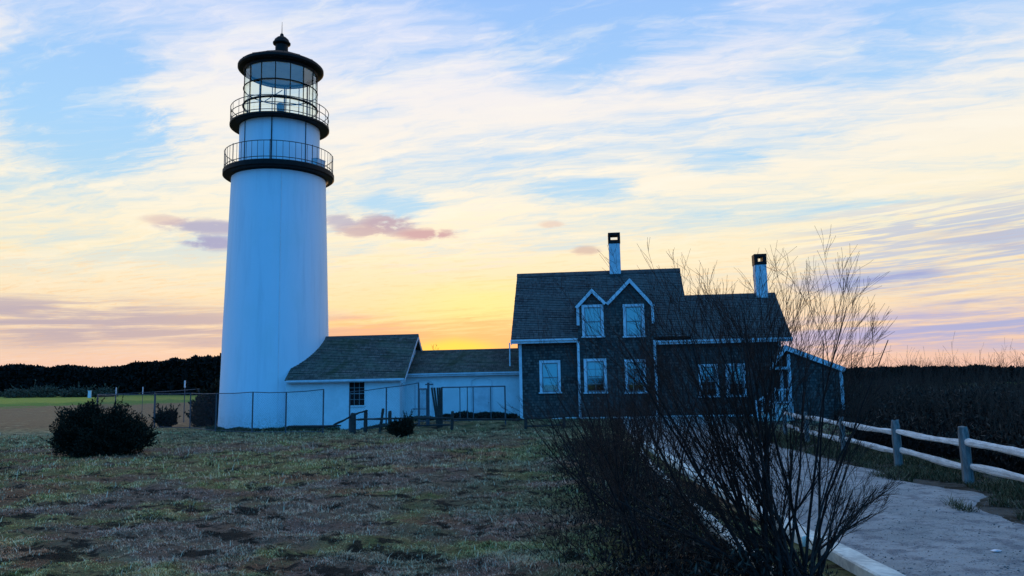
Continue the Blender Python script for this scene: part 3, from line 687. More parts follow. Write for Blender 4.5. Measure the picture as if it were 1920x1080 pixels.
vb = lp('ventilator', MB().lathe([(.36, 21.2), (.36, 21.80), (.49, 21.88), (.50, 21.96), (.44, 22.02), (.40, 22.14), (.26, 22.28), (.12, 22.36), (.09, 22.5), (.03, 22.56), (0.004, 22.57)], 32), 'black_iron', lr, smooth=False)
lp('lightning_rod', MB().tube([(0, 0, 22.5), (0, 0, 23.25)], [.022, .008], 6), 'black_iron', vb)
lp('bounce_floor', MB().lathe([(.01, 16.93), (1.94, 16.93)], 48), 'white_trim', lf)  # pale disc added to bounce light up onto the ceiling
bc = lp('beacon_lamp', MB().lathe([(.02, 17.05), (.22, 17.05), (.20, 17.3), (.09, 17.35), (.09, 17.62), (.14, 17.66), (.12, 17.82), (.05, 17.86)], 24), 'sash_paint')
lp('lens', MB().lathe([(.05, 17.86), (.21, 17.88), (.22, 18.02), (.23, 18.2), (.20, 18.30), (.03, 18.32)], 24), 'sash_paint', bc)
lp('inner_rail', MB().tube([(-1.3, 1.2, 18.95), (.5, -1.4, 18.55)], .025, 6).tube([(-1.5, -1.0, 18.5), (1.6, .9, 18.8)], .02, 6).tube([(-1.7, .4, 17.6), (-.9, .9, 17.4)], .035, 6).tube([(-1.5, .9, 17.1), (-1.5, .9, 20.1)], .05, 6).tube([(1.2, 1.2, 17.1), (1.2, 1.2, 20.1)], .05, 6).tube([(-.3, 1.7, 17.1), (-.3, 1.7, 20.1)], .04, 6), 'galv', lf)

# ------------------------------------------------------------------ fences
def gp(px_, py_, Y): p = at(px_, py_, Y); return p
def xat(px_, Y): return at(px_, 800, Y).x
def chainlink(name, pts, h, label, gap_mesh=.12, group=None, postr=.035, skip_bottom=False, tops=None):
    """pts: list of (x,y) post feet"""
    x0, y0 = pts[0]; z0 = gz(x0, y0); r = empty(name, (x0, y0, z0)); tag(r, label, 'fence', group); off = (x0, y0, z0)
    hs = tops or [h] * len(pts)
    P = [Vector((x, y, h_base(x, y).item())) for x, y in pts]
    for p, hh in zip(P, hs): build('post', MB().tube([p - Vector((0, 0, .1)), p + Vector((rnd.uniform(-.02, .02), 0, hh))], postr, 8), M['galv'], r, off)
    tp = [p + Vector((0, 0, hh - .02)) for p, hh in zip(P, hs)]
    q = [tp[0]]
    for a, b_ in zip(tp[:-1], tp[1:]): q += [(a + b_) / 2 - Vector((0, 0, .025)), b_]
    build('top_rail', MB().tube(q, .022, 6), M['galv'], r, off)
    if not skip_bottom: build('bottom_rail', MB().tube([p + Vector((0, 0, .06)) for p in P], .018, 6), M['galv'], r, off)
    wm = MB()
    for a, b_, ha in zip(P[:-1], P[1:], hs):
        Lh = (b_ - a).length; d = (b_ - a) / Lh; hgt = ha - .1; s0 = -hgt
        while s0 < Lh:
            for sg in (1, -1):
                s1, s2 = (s0, s0 + hgt); za, zb_ = (0.06, .06 + hgt) if sg > 0 else (.06 + hgt, .06)
                if s1 < 0: t = -s1 / hgt; za = za + (zb_ - za) * t; s1 = 0
                if s2 > Lh: t = (Lh - s1) / (s2 - s1); zb_ = za + (zb_ - za) * t; s2 = Lh
                if s2 - s1 > .02: wm.tube([a + d * s1 + Vector((0, 0, za)), a + d * s2 + Vector((0, 0, zb_))], .0016, 3, False)
            s0 += gap_mesh
    build('wire_mesh', wm, M['galv'], r, off)
    return r
run_a = [(-8.88, 36.3), (-10.75, 36.8), (-12.53, 37.4), (-15.0, 39.3), (-17.9, 43.2), (-20.6, 44.8), (-23.6, 46.2), (-27.0, 50.5)]
chainlink('chain_link_fence', run_a, 1.95, 'long chain-link fence bending round the foot of the lighthouse', tops=[2.02, 1.92, 1.96, 1.92, 1.95, 1.95, 1.95, 1.95])
chainlink('chain_link_fence', [(xat(655, 36.9), 36.9), (xat(724, 36.8), 36.8), (xat(785, 36.7), 36.7)], 1.95, 'chain-link fence panel standing before the workroom window', tops=[1.88, 1.90, 1.95])
chainlink('chain_link_fence', [(-27.0, 50.6), (-24.2, 52.5), (-19.6, 48.5)], 2.0, 'rear chain-link fence with a slanting top rail, behind the other fence', tops=[1.98, 2.05, 2.2], skip_bottom=True)
# gate leaves, framed in pipe
def gate(name, x0, x1, y, zt, label, inner=(), lean=0.0, thick=.035):
    z0 = gz(x0, y); r = empty(name, (x0, y, z0)); tag(r, label, 'gate', None); off = (x0, y, z0)
    zb = z0 + .25
    fr = MB().tube([(x0, y, z0 + .0), (x0 + lean, y, zt)], thick, 8).tube([(x1, y, z0 + .0), (x1, y, zt)], thick, 8).tube([(x0 + lean, y, zt - .02), (x1, y, zt - .02)], .028, 8).tube([(x0, y, zb), (x1, y, zb)], .026, 8)
    f_ = build('gate_frame', fr, M['galv'], r, off)
    for q in inner: build('upright', MB().tube([(q, y, zb), (q, y, zt - .03)], .024, 6), M['galv'], r, off)
    wm = MB(); hgt = zt - zb; s0 = x0 - hgt
    while s0 < x1:
        for sg in (1, -1):
            a, b_ = s0, s0 + hgt; za, zb2 = (zb, zt - .04) if sg > 0 else (zt - .04, zb)
            if a < x0: t = (x0 - a) / hgt; za = za + (zb2 - za) * t; a = x0
            if b_ > x1: t = (x1 - a) / (b_ - a); zb2 = za + (zb2 - za) * t; b_ = x1
            if b_ - a > .02: wm.tube([(a, y, za), (b_, y, zb2)], .0016, 3, False)
        s0 += .12
    build('wire_mesh', wm, M['galv'], r, off)
    return r
gy = 36.4
gate('wide_gate', xat(829, gy), xat(948, gy), gy, 2.0, 'wide pipe-framed gate closed across the passage doors', [xat(q, gy) for q in (863, 877, 888, 921)])
gate('narrow_gate', xat(787, gy), xat(801, gy), gy - .15, 1.95, 'narrow gate leaf folded beside the tall double post', [], 0.0, .03)
# thick post with folded leaf and leaning panel
x_ = xat(804, gy); z_ = gz(x_, gy); r = empty('gate_post', (x_, gy - .1, z_)); tag(r, 'tall dark post with a crossbar, left of the leaning poles', 'gate post')
build('post', MB().tube([(0, 0, -.1), (0, 0, 1.98)], .055, 8), M['galv'], r); build('bracket', MB().box(-.14, .22, -.05, .05, 1.86, 1.92), M['galv'], r); build('latch_bar', MB().tube([(-.75, 0, .78), (.05, 0, .76)], .022, 6), M['galv'], r)
x_ = xat(822, gy); z_ = gz(x_, gy); r = empty('leaning_poles', (x_, gy - .2, z_)); tag(r, 'bundle of dark poles leaning together at the gate hinge', 'poles')
for a, b_ in ((0.0, -.28), (.06, -.16), (.10, -.02), (.16, .08), (.18, .18)): build('pole', MB().tube([(a, 0, -.1), (b_, 0.05, 1.78)], .05, 6), M['dark_wood'], r)

# split rail fences -----------------------------------------------------------------------
def rough_rail(a, b, w, h, seed, bend=.013):
    """hand-split rail with an uneven section and tapered tips"""
    q = random.Random(seed); a = Vector(a); b = Vector(b); t = (b - a).normalized(); sx = t.cross(Vector((0, 0, 1))).normalized(); up = sx.cross(t)
    n = 14; mb = MB(); i0 = 0; ns = 7; ph = q.uniform(0, 6); prof = [q.uniform(.8, 1.1) for _ in range(ns)]
    for k in range(n + 1):
        s_ = k / n; tip = min(1, .6 + min(s_, 1 - s_) * 6); wob = math.sin(s_ * 5 + ph) * bend + q.uniform(-.004, .004); p = a.lerp(b, s_) + up * wob + sx * math.cos(s_ * 4 + ph) * bend * .6
        g = 1 + .16 * math.sin(s_ * 9 + ph * 2) + q.uniform(-.05, .05)
        for j in range(ns):
            an = 2 * PI * j / ns + .3; mb.v.append(tuple(p + (sx * math.cos(an) * w / 2 + up * math.sin(an) * h / 2 * g) * prof[j] * tip * (1 + q.uniform(-.05, .05))))
    for k in range(n):
        for j in range(ns): a_ = k * ns + j; b2 = k * ns + (j + 1) % ns; mb.f.append((a_, b2, b2 + ns, a_ + ns))
    mb.f.append(tuple(reversed(range(ns)))); mb.f.append(tuple(n * ns + j for j in range(ns)))
    return mb
def rough_post(w, h, seed, lean=(0, 0), d=None):
    q = random.Random(seed); mb = MB(); d = d or w; n = 8; ns = 8
    for k in range(n + 1):
        s_ = k / n; z = -.2 + (h + .2) * s_; g = 1.04 - .08 * s_ + q.uniform(-.03, .03)
        if k == n: g *= .86
        for j in range(ns):
            an = 2 * PI * (j + .5) / ns; cx_, cy_ = math.cos(an), math.sin(an); m_ = max(abs(cx_), abs(cy_)); cx_ /= m_ * 1.03; cy_ /= m_ * 1.03
            cr_ = .93 if j % 2 else 1.0
            mb.v.append((lean[0] * s_ + cx_ * w / 2 * g * cr_ + q.uniform(-.005, .005), lean[1] * s_ + cy_ * d / 2 * g * cr_ + q.uniform(-.005, .005), z + (q.uniform(-.03, .02) if k == n else 0)))
    for k in range(n):
        for j in range(ns): a_ = k * ns + j; b2 = k * ns + (j + 1) % ns; mb.f.append((a_, b2, b2 + ns, a_ + ns))
    mb.f.append(tuple(n * ns + j for j in range(ns)))
    return mb
RP = [(9.85, 28.6), (9.30, 25.0), (8.97, 21.5), (8.90, 18.35), (8.60, 15.05), (8.25, 11.6), (7.8, 8.4)]
fx, fy = RP[3]; r = empty('split_rail_fence', (fx, fy, 0)); tag(r, 'pale split-rail fence with thick grey posts along the gravel path', 'fence')
P = [Vector((x, y, h_base(x, y).item())) for x, y in RP]
for i, p in enumerate(P):
    w = .20 if i > 2 else .16
    build('post', rough_post(w, [1.0, .98, 1.0, 1.04, 1.06, 1.05, 1.05][i], 40 + i, (rnd.uniform(-.03, .03), 0)), M['post_wood'], r, smooth=False, loc=tuple(p - Vector((fx, fy, 0))))
top = [.82, .82, .82, .78, .76, .74, .74]
for i in range(len(P) - 1):
    for k, (za, wh) in enumerate(((0, .145), (-.44, .135))):
        a = P[i] + Vector((.03 if k else -.03, -.1, top[i] + za)); b_ = P[i + 1] + Vector((-.03, .12, top[i + 1] + za - .02))
        b_ = b_ + (b_ - a).normalized() * .15; a = a - (b_ - a).normalized() * .18
        build('rail', rough_rail(a - Vector((fx, fy, 0)), b_ - Vector((fx, fy, 0)), .085, wh, 90 + i * 3 + k), M['timber_fence'], r)
# far rail behind the house
a = at(1560, 733, 41); b_ = at(1606, 744, 43.5); c_ = at(1642, 755, 43.0); r = empty('split_rail_fence', (b_.x, b_.y, 0)); tag(r, 'distant pale fence rail sloping down behind the house corner', 'fence')
for p, q, sd_ in ((a, b_, 1), (b_, c_, 2)): build('rail', rough_rail(p, q, .1, .13, sd_), M['timber_fence'], r, (b_.x, b_.y, 0))
for p in (a, b_, c_): build('post', rough_post(.1, p.z + .1, 5), M['dark_wood'], r, loc=(p.x - b_.x, p.y - b_.y, 0))
# dark rustic fence in front of the white walls
fyd = 35.6; ox = xat(760, fyd); r = empty('rustic_fence', (ox, fyd, 0)); tag(r, 'low dark broken post-and-rail fence before the white buildings', 'fence')
def fp(px_, py_, Y=fyd): p = at(px_, py_, Y); return (p.x, p.y, p.z)
for px_, ytop, w, ln in ((662, 774, .26, 0), (685, 770, .17, .02), (711, 766, .13, .18), (731, 770, .16, 0), (847, 771, .14, .04), (986, 778, .16, 0), (1058, 776, .14, 0)):
    x_ = xat(px_, fyd); zt = at(px_, ytop, fyd).z; zz = gz(x_, fyd)
    build('post', rough_post(w, zt - zz, int(px_), (ln, 0)), M['dark_wood'], r, loc=(x_ - ox, 0, zz))
k_ = 0
for (a, b_, w) in (((668, 787), (731, 784), .10), ((731, 784), (850, 784), .11), ((850, 786), (986, 786), .09), ((986, 785), (1064, 781), .09), ((625, 797), (664, 778), .09), ((664, 778), (690, 769), .09), ((700, 799), (846, 797), .09), ((540, 800), (640, 798), .11), ((986, 799), (1060, 797), .08)):
    k_ += 1; pa = Vector(fp(*a)) + Vector((0, -.06, 0)); pb = Vector(fp(*b_)) + Vector((0, -.06, 0)); build('rail', rough_rail(pa, pb, .07, w, 200 + k_, .012), M['dark_wood'], r, (ox, fyd, 0))

# path edging timbers --------------------------------------------------------------------
def edging(fn, ys_, w, h, label, name):
    y0 = ys_[0]; r = empty(name, (fn(y0), y0, 0)); tag(r, label, 'timber edging')
    for i, (ya, yb) in enumerate(zip(ys_[:-1], ys_[1:])):
        mb = MB(); n = 8; q = random.Random(i * 7 + int(w * 1000)); dxo = q.uniform(-.02, .02)
        for k in range(n + 1):
            y = ya + .012 + (yb - ya - .024) * k / n; x = fn(y) + dxo + q.uniform(-.004, .004); zb = h_base(x, y).item()
            for sx_, sz in ((-1, -.1), (1, -.1), (1, h - .015), (.86, h), (-.86, h), (-1, h - .015)): mb.v.append((x + sx_ * w / 2 + q.uniform(-.004, .004), y, zb + sz + q.uniform(-.004, .004)))
        for k in range(n):
            for j in range(6): a_ = k * 6 + j; b2 = k * 6 + (j + 1) % 6; mb.f.append((a_, a_ + 6, b2 + 6, b2))
        mb.f.append(tuple(range(6))); mb.f.append(tuple(reversed([n * 6 + j for j in range(6)])))
        build('timber', mb, M['edging_timber'], r, (fn(y0), y0, 0))
edging(lambda y: path_l(y), [5.0, 7.4, 9.8, 12.2, 14.6, 17.0, 19.4, 21.8, 24.2, 26.6, 29.0], .27, .10, 'pale timber edging laid directly along the gravel path', 'path_edging')
edging(lambda y: 2.32 + 0.04 * (y - 2) + .0022 * max(0, y - 8) ** 2 * .9, [6.2, 8.6, 11.0, 13.4, 15.8, 18.2, 20.6, 23.0, 25.4], .16, .11, 'narrower pale timber left of the path, half hidden behind bare stems', 'path_edging')

# ------------------------------------------------------------------ vegetation
def tubes_np(segs, n=4):
    """segs: list of (pts array (m,3), radii (m,)) -> verts, quads"""
    VV = []; FF = []; o = 0
    ang = np.arange(n) * 2 * PI / n
    for p, r in segs:
        m_ = len(p); t = np.gradient(p, axis=0); t /= np.linalg.norm(t, axis=1, keepdims=True) + 1e-9
        ref = np.array([0.31, 0.95, 0.05]) ; u = np.cross(t, ref); u /= np.linalg.norm(u, axis=1, keepdims=True) + 1e-9; w = np.cross(t, u)
        v = p[:, None, :] + (u[:, None, :] * np.cos(ang)[None, :, None] + w[:, None, :] * np.sin(ang)[None, :, None]) * r[:, None, None]
        VV.append(v.reshape(-1, 3)); i, j = np.meshgrid(np.arange(m_ - 1), np.arange(n), indexing='ij'); j2 = (j + 1) % n
        FF.append((np.stack([i * n + j, i * n + j2, (i + 1) * n + j2, (i + 1) * n + j], -1) + o).reshape(-1, 4)); o += m_ * n
    return np.concatenate(VV), np.concatenate(FF)
def grow(p0, d, L, r0, depth, g, out, up=.25, wig=.10, kids=(3, 5), tipr=.0012, minz=None):
    m_ = 9 if depth > 0 else 6; pts = [np.array(p0, float)]; d = np.array(d, float); d /= np.linalg.norm(d); st_ = L / (m_ - 1)
    dirs = [d]
    for k in range(m_ - 1):
        d = d + g.normal(0, wig, 3) + np.array([0, 0, up / (m_ - 1)]); d /= np.linalg.norm(d); pts.append(pts[-1] + d * st_); dirs.append(d)
    pts = np.array(pts); rad = np.linspace(r0, max(tipr, r0 * .28), m_); out.append((pts, rad))
    if depth <= 0: return
    nk = g.integers(kids[0], kids[1] + 1)
    for q in range(nk):
        s_ = g.uniform(.22, .85); k = int(s_ * (m_ - 1)); pp = pts[k] + (pts[min(k + 1, m_ - 1)] - pts[k]) * (s_ * (m_ - 1) - k)
        ax = g.normal(0, 1, 3); ax -= ax.dot(dirs[k]) * dirs[k]; ax /= np.linalg.norm(ax) + 1e-9; an = g.uniform(.22, .55)
        nd = dirs[k] * math.cos(an) + ax * math.sin(an)
        grow(pp, nd, L * (1 - s_ * .5) * g.uniform(.45, .80), max(rad[k] * .55, .0016), depth - 1, g, out, up, wig * 1.05, (max(1, kids[0] - 1), max(2, kids[1] - 1)), tipr)
def bare_bush(name, x, y, label, stems, seed, spread=.5, hgt=2.2, r0=.02, depth=2, kids=(3, 5), rad0=.25, group=None, lean=(0, 0), cat='bush', up=.35, cone=None, tipr=.0014, wig=.085, fan=None):
    g = np.random.default_rng(seed); z = gz(x, y); r = empty(name, (x, y, z)); tag(r, label, cat, group)
    fl = []
    if fan:
        for (cnt, a0, a1, l0, l1) in fan:
            for q in range(cnt): fl.append((math.radians(a0 + (a1 - a0) * (q + g.uniform(.1, .9)) / cnt), g.uniform(l0, l1)))
        stems = len(fl)
    for i in range(stems):
        an = g.uniform(0, 2 * PI); rr = rad0 * math.sqrt(g.uniform(0, 1)); tilt = spread * (g.uniform(.05, 1.0) ** .8)
        an2 = an + g.normal(0, .3); d = np.array([math.sin(tilt) * math.cos(an2) + lean[0], math.sin(tilt) * math.sin(an2) + lean[1], math.cos(tilt)])
        out = []; Lh = hgt * g.uniform(.6, 1.05)
        if fan: a_, Lh = fl[i]; d = np.array([math.sin(a_), g.normal(0, .16), math.cos(a_)])
        grow((rr * math.cos(an), rr * math.sin(an), -.05), d, Lh, r0 * g.uniform(.6, 1.1), depth, g, out, up, wig, kids, tipr)
        main, tw = out[:1], out[1:]
        v, f_ = tubes_np(main, 6); so_ = np_mesh('stem', v, f_, M['bark'], r, smooth=True)
        if tw: v, f_ = tubes_np(tw, 3); np_mesh('twigs', v, f_, M['twig'], so_)
    return r
def leaf_cloud(center, rad, n, size, g, flat=.0, shell=.55):
    """small diamond faces through an ellipsoid-ish lumpy volume; returns verts, faces, tint"""
    d = g.normal(0, 1, (n, 3)); d /= np.linalg.norm(d, axis=1, keepdims=True)
    lump = 1 + .22 * np.sin(d[:, 0] * 5 + center[0]) * np.cos(d[:, 1] * 4 + center[1]) + .16 * np.sin(d[:, 2] * 7 + d[:, 0] * 6)
    rr = (shell + (1 - shell) * g.uniform(0, 1, n) ** .6) * lump; p = d * rr[:, None] * np.array(rad) + np.array(center)
    return p, d
def leaf_faces(p, d, size, g, elong=2.2):
    n = len(p); a = d + g.normal(0, .6, (n, 3)); a /= np.linalg.norm(a, axis=1, keepdims=True); b_ = np.cross(a, g.normal(0, 1, (n, 3))); b_ /= np.linalg.norm(b_, axis=1, keepdims=True) + 1e-9
    s_ = size * g.uniform(.6, 1.4, (n, 1)); V_ = np.stack([p - a * s_ * elong * .5, p + b_ * s_ * .5, p + a * s_ * elong * .5, p - b_ * s_ * .5], 1).reshape(-1, 3)
    return V_, np.arange(4 * n).reshape(-1, 4), np.repeat(g.uniform(0, 1, n), 4)
def evergreen(name, x, y, lobes, label, n, size, seed, mat_='juniper', cat='bush', group=None, stems=5, shell=.35):
    g = np.random.default_rng(seed); z = gz(x, y); r = empty(name, (x, y, z)); tag(r, label, cat, group); P_ = []; D_ = []
    tot = sum(l[3] * l[4] * l[5] for l in lobes)
    for (cx_, cy_, cz_, rx, ry, rz_) in lobes:
        k = int(n * rx * ry * rz_ / tot); p, d = leaf_cloud((cx_, cy_, cz_), (rx, ry, rz_), k, size, g, shell=shell); d = d * .6 + np.array([0, 0, .6]); P_.append(p); D_.append(d)
    p = np.concatenate(P_); d = np.concatenate(D_); ok = p[:, 2] > .02; p, d = p[ok], d[ok]
    # spiky shoots standing out of the mass, leaves set along them
    ns_ = max(20, n // 90); idx = g.integers(0, len(p), ns_); cen = np.array([0, 0, .1]); sd_ = p[idx] - cen; sd_ /= np.linalg.norm(sd_, axis=1, keepdims=True) + 1e-9; sd_ = sd_ + g.normal(0, .25, (ns_, 3)) + [0, 0, .35]; sd_ /= np.linalg.norm(sd_, axis=1, keepdims=True)
    tt_ = np.linspace(0, 1, 14)[None, :, None]; sl = size * g.uniform(4, 11, (ns_, 1, 1)); q_ = (p[idx][:, None, :] + sd_[:, None, :] * tt_ * sl + g.normal(0, size * .35, (ns_, 14, 3)) * (1.1 - tt_)).reshape(-1, 3)
    p = np.concatenate([p, q_]); d = np.concatenate([d, np.repeat(sd_, 14, 0)]); ok = p[:, 2] > .02; p, d = p[ok], d[ok]
    v, f_, t = leaf_faces(p, d, size, g); np_mesh('foliage', v, f_, M[mat_], r, tint=t)
    out = []
    for i in range(stems):
        l = lobes[i % len(lobes)]; tgt = np.array([l[0], l[1], l[2] + l[5] * .5]) + g.normal(0, .15, 3); grow((g.normal(0, .1), g.normal(0, .1), -.05), tgt, np.linalg.norm(tgt), .03, 1, g, out, .1, .1)
    v, f_ = tubes_np(out, 5); np_mesh('stem', v, f_, M['bark'], r)
    return r

# big dark juniper on the lawn
evergreen('juniper_bush', -13.45, 25.6, [(-.80, 0, .85, .72, .7, .75), (-.50, .1, 1.22, .42, .5, .52), (.42, .1, .75, .8, .8, .72), (.95, 0, .55, .72, .7, .52), (-1.05, 0, .45, .55, .6, .45), (.15, -.1, .5, .9, .8, .5), (.34, .1, 1.15, .34, .4, .50), (.1, -.3, .12, 1.0, .6, .25)], 'large black-green juniper bush alone on the left lawn', 46000, .033, 3)
evergreen('juniper_bush', -4.62, 32.2, [(0, 0, .38, .52, .45, .36), (.28, 0, .55, .22, .25, .28), (-.3, 0, .42, .28, .3, .3)], 'small dark bush in front of the rustic fence', 5000, .04, 5)
evergreen('evergreen_shrub', -17.7, 45.6, [(0, 0, 1.1, .95, .9, 1.2), (.6, .5, 1.5, .8, .8, 1.1), (-.6, .3, .6, .7, .7, .8), (1.5, 1, 1.6, 1.0, .9, 1.3)], 'dark evergreen shrub pressed against the left foot of the lighthouse', 12000, .09, 8)
evergreen('evergreen_shrub', -20.1, 45.2, [(0, 0, .45, .55, .5, .5), (-.4, 0, .6, .2, .2, .4), (.35, 0, .6, .25, .2, .4)], 'low dark shrub with spiky tips behind the wire mesh fence', 3500, .07, 9)
# dark planting bank at the wall of the passage
g9 = np.random.default_rng(77); n_ = 9000; uu = g9.uniform(-4.9, -.3, n_); kk = g9.uniform(-.15, .9, n_); hh = .30 * (.5 + vn(uu * 1.7, kk * 0, 3)) * ss(uu, -5.0, -3.4) * (1 - .6 * np.abs(kk - .4)); zz = g9.uniform(0, 1, n_) * hh
wx = BO.x + uu * math.cos(BA) - kk * math.sin(BA); wy = BO.y + uu * math.sin(BA) + kk * math.cos(BA); bz = h_base(wx, wy)
v, f_, t = leaf_faces(np.stack([wx, wy, bz + zz], 1), np.tile([0, 0, 1.], (n_, 1)), .06, g9)
tag(np_mesh('ground_cover', v, f_, M['juniper'], tint=t), 'low dark ground cover banked along the foot of the white passage wall', 'ground cover', kind='stuff')

g9 = np.random.default_rng(81); n_ = 16000; uu = g9.uniform(-17.2, .4, n_); kk = np.where(uu < -12.4, 2.75 - np.sqrt(np.maximum(3.0 ** 2 - (uu + 13.77) ** 2, 0)) , np.where(uu < -6.1, 0, 1.2)) - g9.uniform(.02, 1.0, n_) ** 1.4 * 1.1; cl_ = vn(uu * 1.6, kk * 1.2, 19); ok = cl_ > .38; uu, kk, cl_ = uu[ok], kk[ok], cl_[ok]
wx = BO.x + uu * math.cos(BA) - kk * math.sin(BA); wy = BO.y + uu * math.sin(BA) + kk * math.cos(BA); bz = h_gnd(wx, wy) + g9.uniform(0, .22, len(wx)) * cl_
v, f_, t = leaf_faces(np.stack([wx, wy, bz], 1), np.tile([0, 0, 1.], (len(wx), 1)) + g9.normal(0, .4, (len(wx), 3)), .035, g9, 4.)
tag(np_mesh('weeds', v, f_, M['verge'], tint=t), 'ragged dark weeds along the foot of the tower and white walls', 'weeds', kind='stuff')
# the bare shrub close to the camera, and its neighbours
bare_bush('bare_shrub', 2.60, 7.75, 'tall bare many-stemmed shrub beside the path, tallest and nearest of the shrubs', 17, 21, .50, 3.05, .020, 3, (5, 7), .34, up=.22, cat='shrub', tipr=.0015, wig=.075, fan=[(10, -34, 5, 2.4, 2.9), (4, -26, -12, 2.7, 3.05), (8, -9, 11, 2.5, 3.0), (10, -58, -26, 1.5, 2.5), (5, 16, 38, 1.0, 1.6), (4, -15, 15, 1.4, 2.0)])
bare_bush('bare_shrub', 1.75, 9.6, 'dense bare shrub just left of the tallest shrub, leaning left', 12, 22, .50, 2.5, .015, 3, (4, 6), .40, up=.25, cat='shrub', tipr=.0018, fan=[(9, -50, 10, 1.7, 2.4), (5, -20, 15, 2.2, 2.7)])
bare_bush('bare_shrub', 1.55, 13.0, 'dark tangled shrub in front of the dormered bay, third back from the camera', 16, 23, .65, 2.1, .016, 3, (3, 5), .5, up=.2, cat='shrub')
bare_bush('bare_shrub', 2.6, 12.2, 'bare shrub in the strip between the two timber edgings', 13, 24, .55, 2.3, .016, 3, (3, 4), .4, up=.3, cat='shrub')
bare_bush('bare_shrub', 1.9, 17.5, 'dark low shrub in front of the house corner, left of the row', 20, 25, .75, 2.0, .018, 3, (3, 5), .8, up=.15, cat='shrub')
bare_bush('bare_shrub', 3.4, 18.5, 'twiggy shrub standing before the right half of the house', 10, 26, .6, 2.3, .016, 3, (3, 4), .6, up=.2, cat='shrub')
bare_bush('bare_shrub', 2.7, 24.5, 'farthest twiggy shrub, close to the house foundation', 14, 27, .75, 2.1, .018, 3, (3, 4), 1.0, up=.1, cat='shrub')
bare_bush('bare_shrub', 3.9, 24.8, 'bare shrub at the far end of the timber edging', 14, 29, .7, 1.9, .018, 3, (3, 4), .6, up=.1, cat='shrub')
bare_bush('weed_clump', 0.75, 9.3, 'low dead weeds at the lower middle of the lawn edge', 22, 31, 1.0, .75, .005, 2, (3, 5), .5, up=.0, cat='weeds', tipr=.001)
bare_bush('weed_clump', 1.15, 11.8, 'dead weeds on the lawn behind the lowest weed clump', 20, 32, .9, .9, .005, 2, (3, 5), .6, up=.0, cat='weeds', tipr=.001)
bare_bush('weed_clump', 1.3, 8.4, 'dark dead weeds at the bottom edge left of the tall shrub', 22, 33, 1.0, .8, .006, 2, (3, 5), .5, up=.0, cat='weeds', tipr=.001)
# litter of dark low growth under the shrubs
g9 = np.random.default_rng(78); n_ = 42000; yy = 7.4 + 20 * g9.uniform(0, 1, n_) ** 1.4; xc = 1.95 + .03 * (yy - 8); xx = xc + g9.normal(0, 1, n_) * (.55 + .012 * yy); ok = (xx < path_l(yy) - .35); xx, yy = xx[ok], yy[ok]
zz = h_gnd(xx, yy) + g9.uniform(0, 1, len(xx)) ** 2 * (.18 + .42 * vn(xx * 1.3, yy * .9, 12)) * np.exp(-((xx - xc[ok]) / .9) ** 2); dv = g9.normal(0, .5, (len(xx), 3)) + [0, 0, .9]
v, f_, t = leaf_faces(np.stack([xx, yy, zz], 1), dv, .018, g9, 4.5); tag(np_mesh('undergrowth', v, f_, M['thicket'], tint=t), 'dark undergrowth and dead leaves beneath the bare shrubs', 'undergrowth', kind='stuff')

# thicket behind the right hand fence
g9 = np.random.default_rng(79); n_ = 150000; yy = 9 + 34 * g9.uniform(0, 1, n_) ** 1.5; front = np.interp(yy, [9, 15, 18, 21, 25, 29, 45], [9.3, 9.7, 10.0, 10.2, 10.8, 12.5, 17.5]); xx = front + 11 * g9.uniform(0, 1, n_) ** 2.2
hm = (.62 + 1.25 * fbm(xx * .45, yy * .45, 50, 4)) * ss(xx - front, -.5, 1.6) + .25; hm = hm + .25 * ss(yy, 14, 20) * (1 - ss(yy, 22, 30)); zz = h_base(xx, yy) + hm * (zr_ := g9.uniform(0, 1, n_) ** .9); dv = g9.normal(0, .45, (n_, 3)) + [0, 0, 1.]
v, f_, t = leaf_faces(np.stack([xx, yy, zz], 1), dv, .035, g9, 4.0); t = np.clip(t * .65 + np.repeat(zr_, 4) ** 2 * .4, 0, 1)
segs = []
for i in range(900):
    y_ = 10 + 30 * g9.uniform() ** 1.3; x_ = np.interp(y_, [9, 15, 18, 21, 25, 29, 45], [9.3, 9.7, 10.0, 10.2, 10.8, 12.5, 17.5]) + 5 * g9.uniform() ** 1.3 + .3
    hh_ = g9.uniform(1.6, 2.4) + (.35 if g9.uniform() < .12 else 0); o_ = []
    grow((x_, y_, h_base(x_, y_).item()), (g9.normal(0, .18), g9.normal(0, .18), 1), hh_, .010, 2 if i % 2 else 1, g9, o_, .1, .07, (2, 3), .003); segs += o_
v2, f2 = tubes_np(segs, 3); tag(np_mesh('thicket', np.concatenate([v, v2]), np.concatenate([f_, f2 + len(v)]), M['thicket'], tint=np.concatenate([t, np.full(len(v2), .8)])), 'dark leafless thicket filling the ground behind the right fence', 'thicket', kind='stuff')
# taller bare shrubs standing out of the thicket
for i, (px_, Y_, hh_, lab) in enumerate(((1880, 27, 2.55, 'tall bare shrub rising from the thicket near the right edge'), (1800, 28, 2.6, 'widest bare shrub rising above the thicket on the right'), (1707, 30, 2.35, 'faint bare shrub above the thicket right of the house'))):
    x_ = at(px_, 700, Y_).x; bare_bush('bare_shrub', x_, Y_, lab, 60, 60 + i, .30, hh_, .011, 2, (3, 5), 1.5 if i < 2 else .8, up=.2, cat='shrub', tipr=.003)

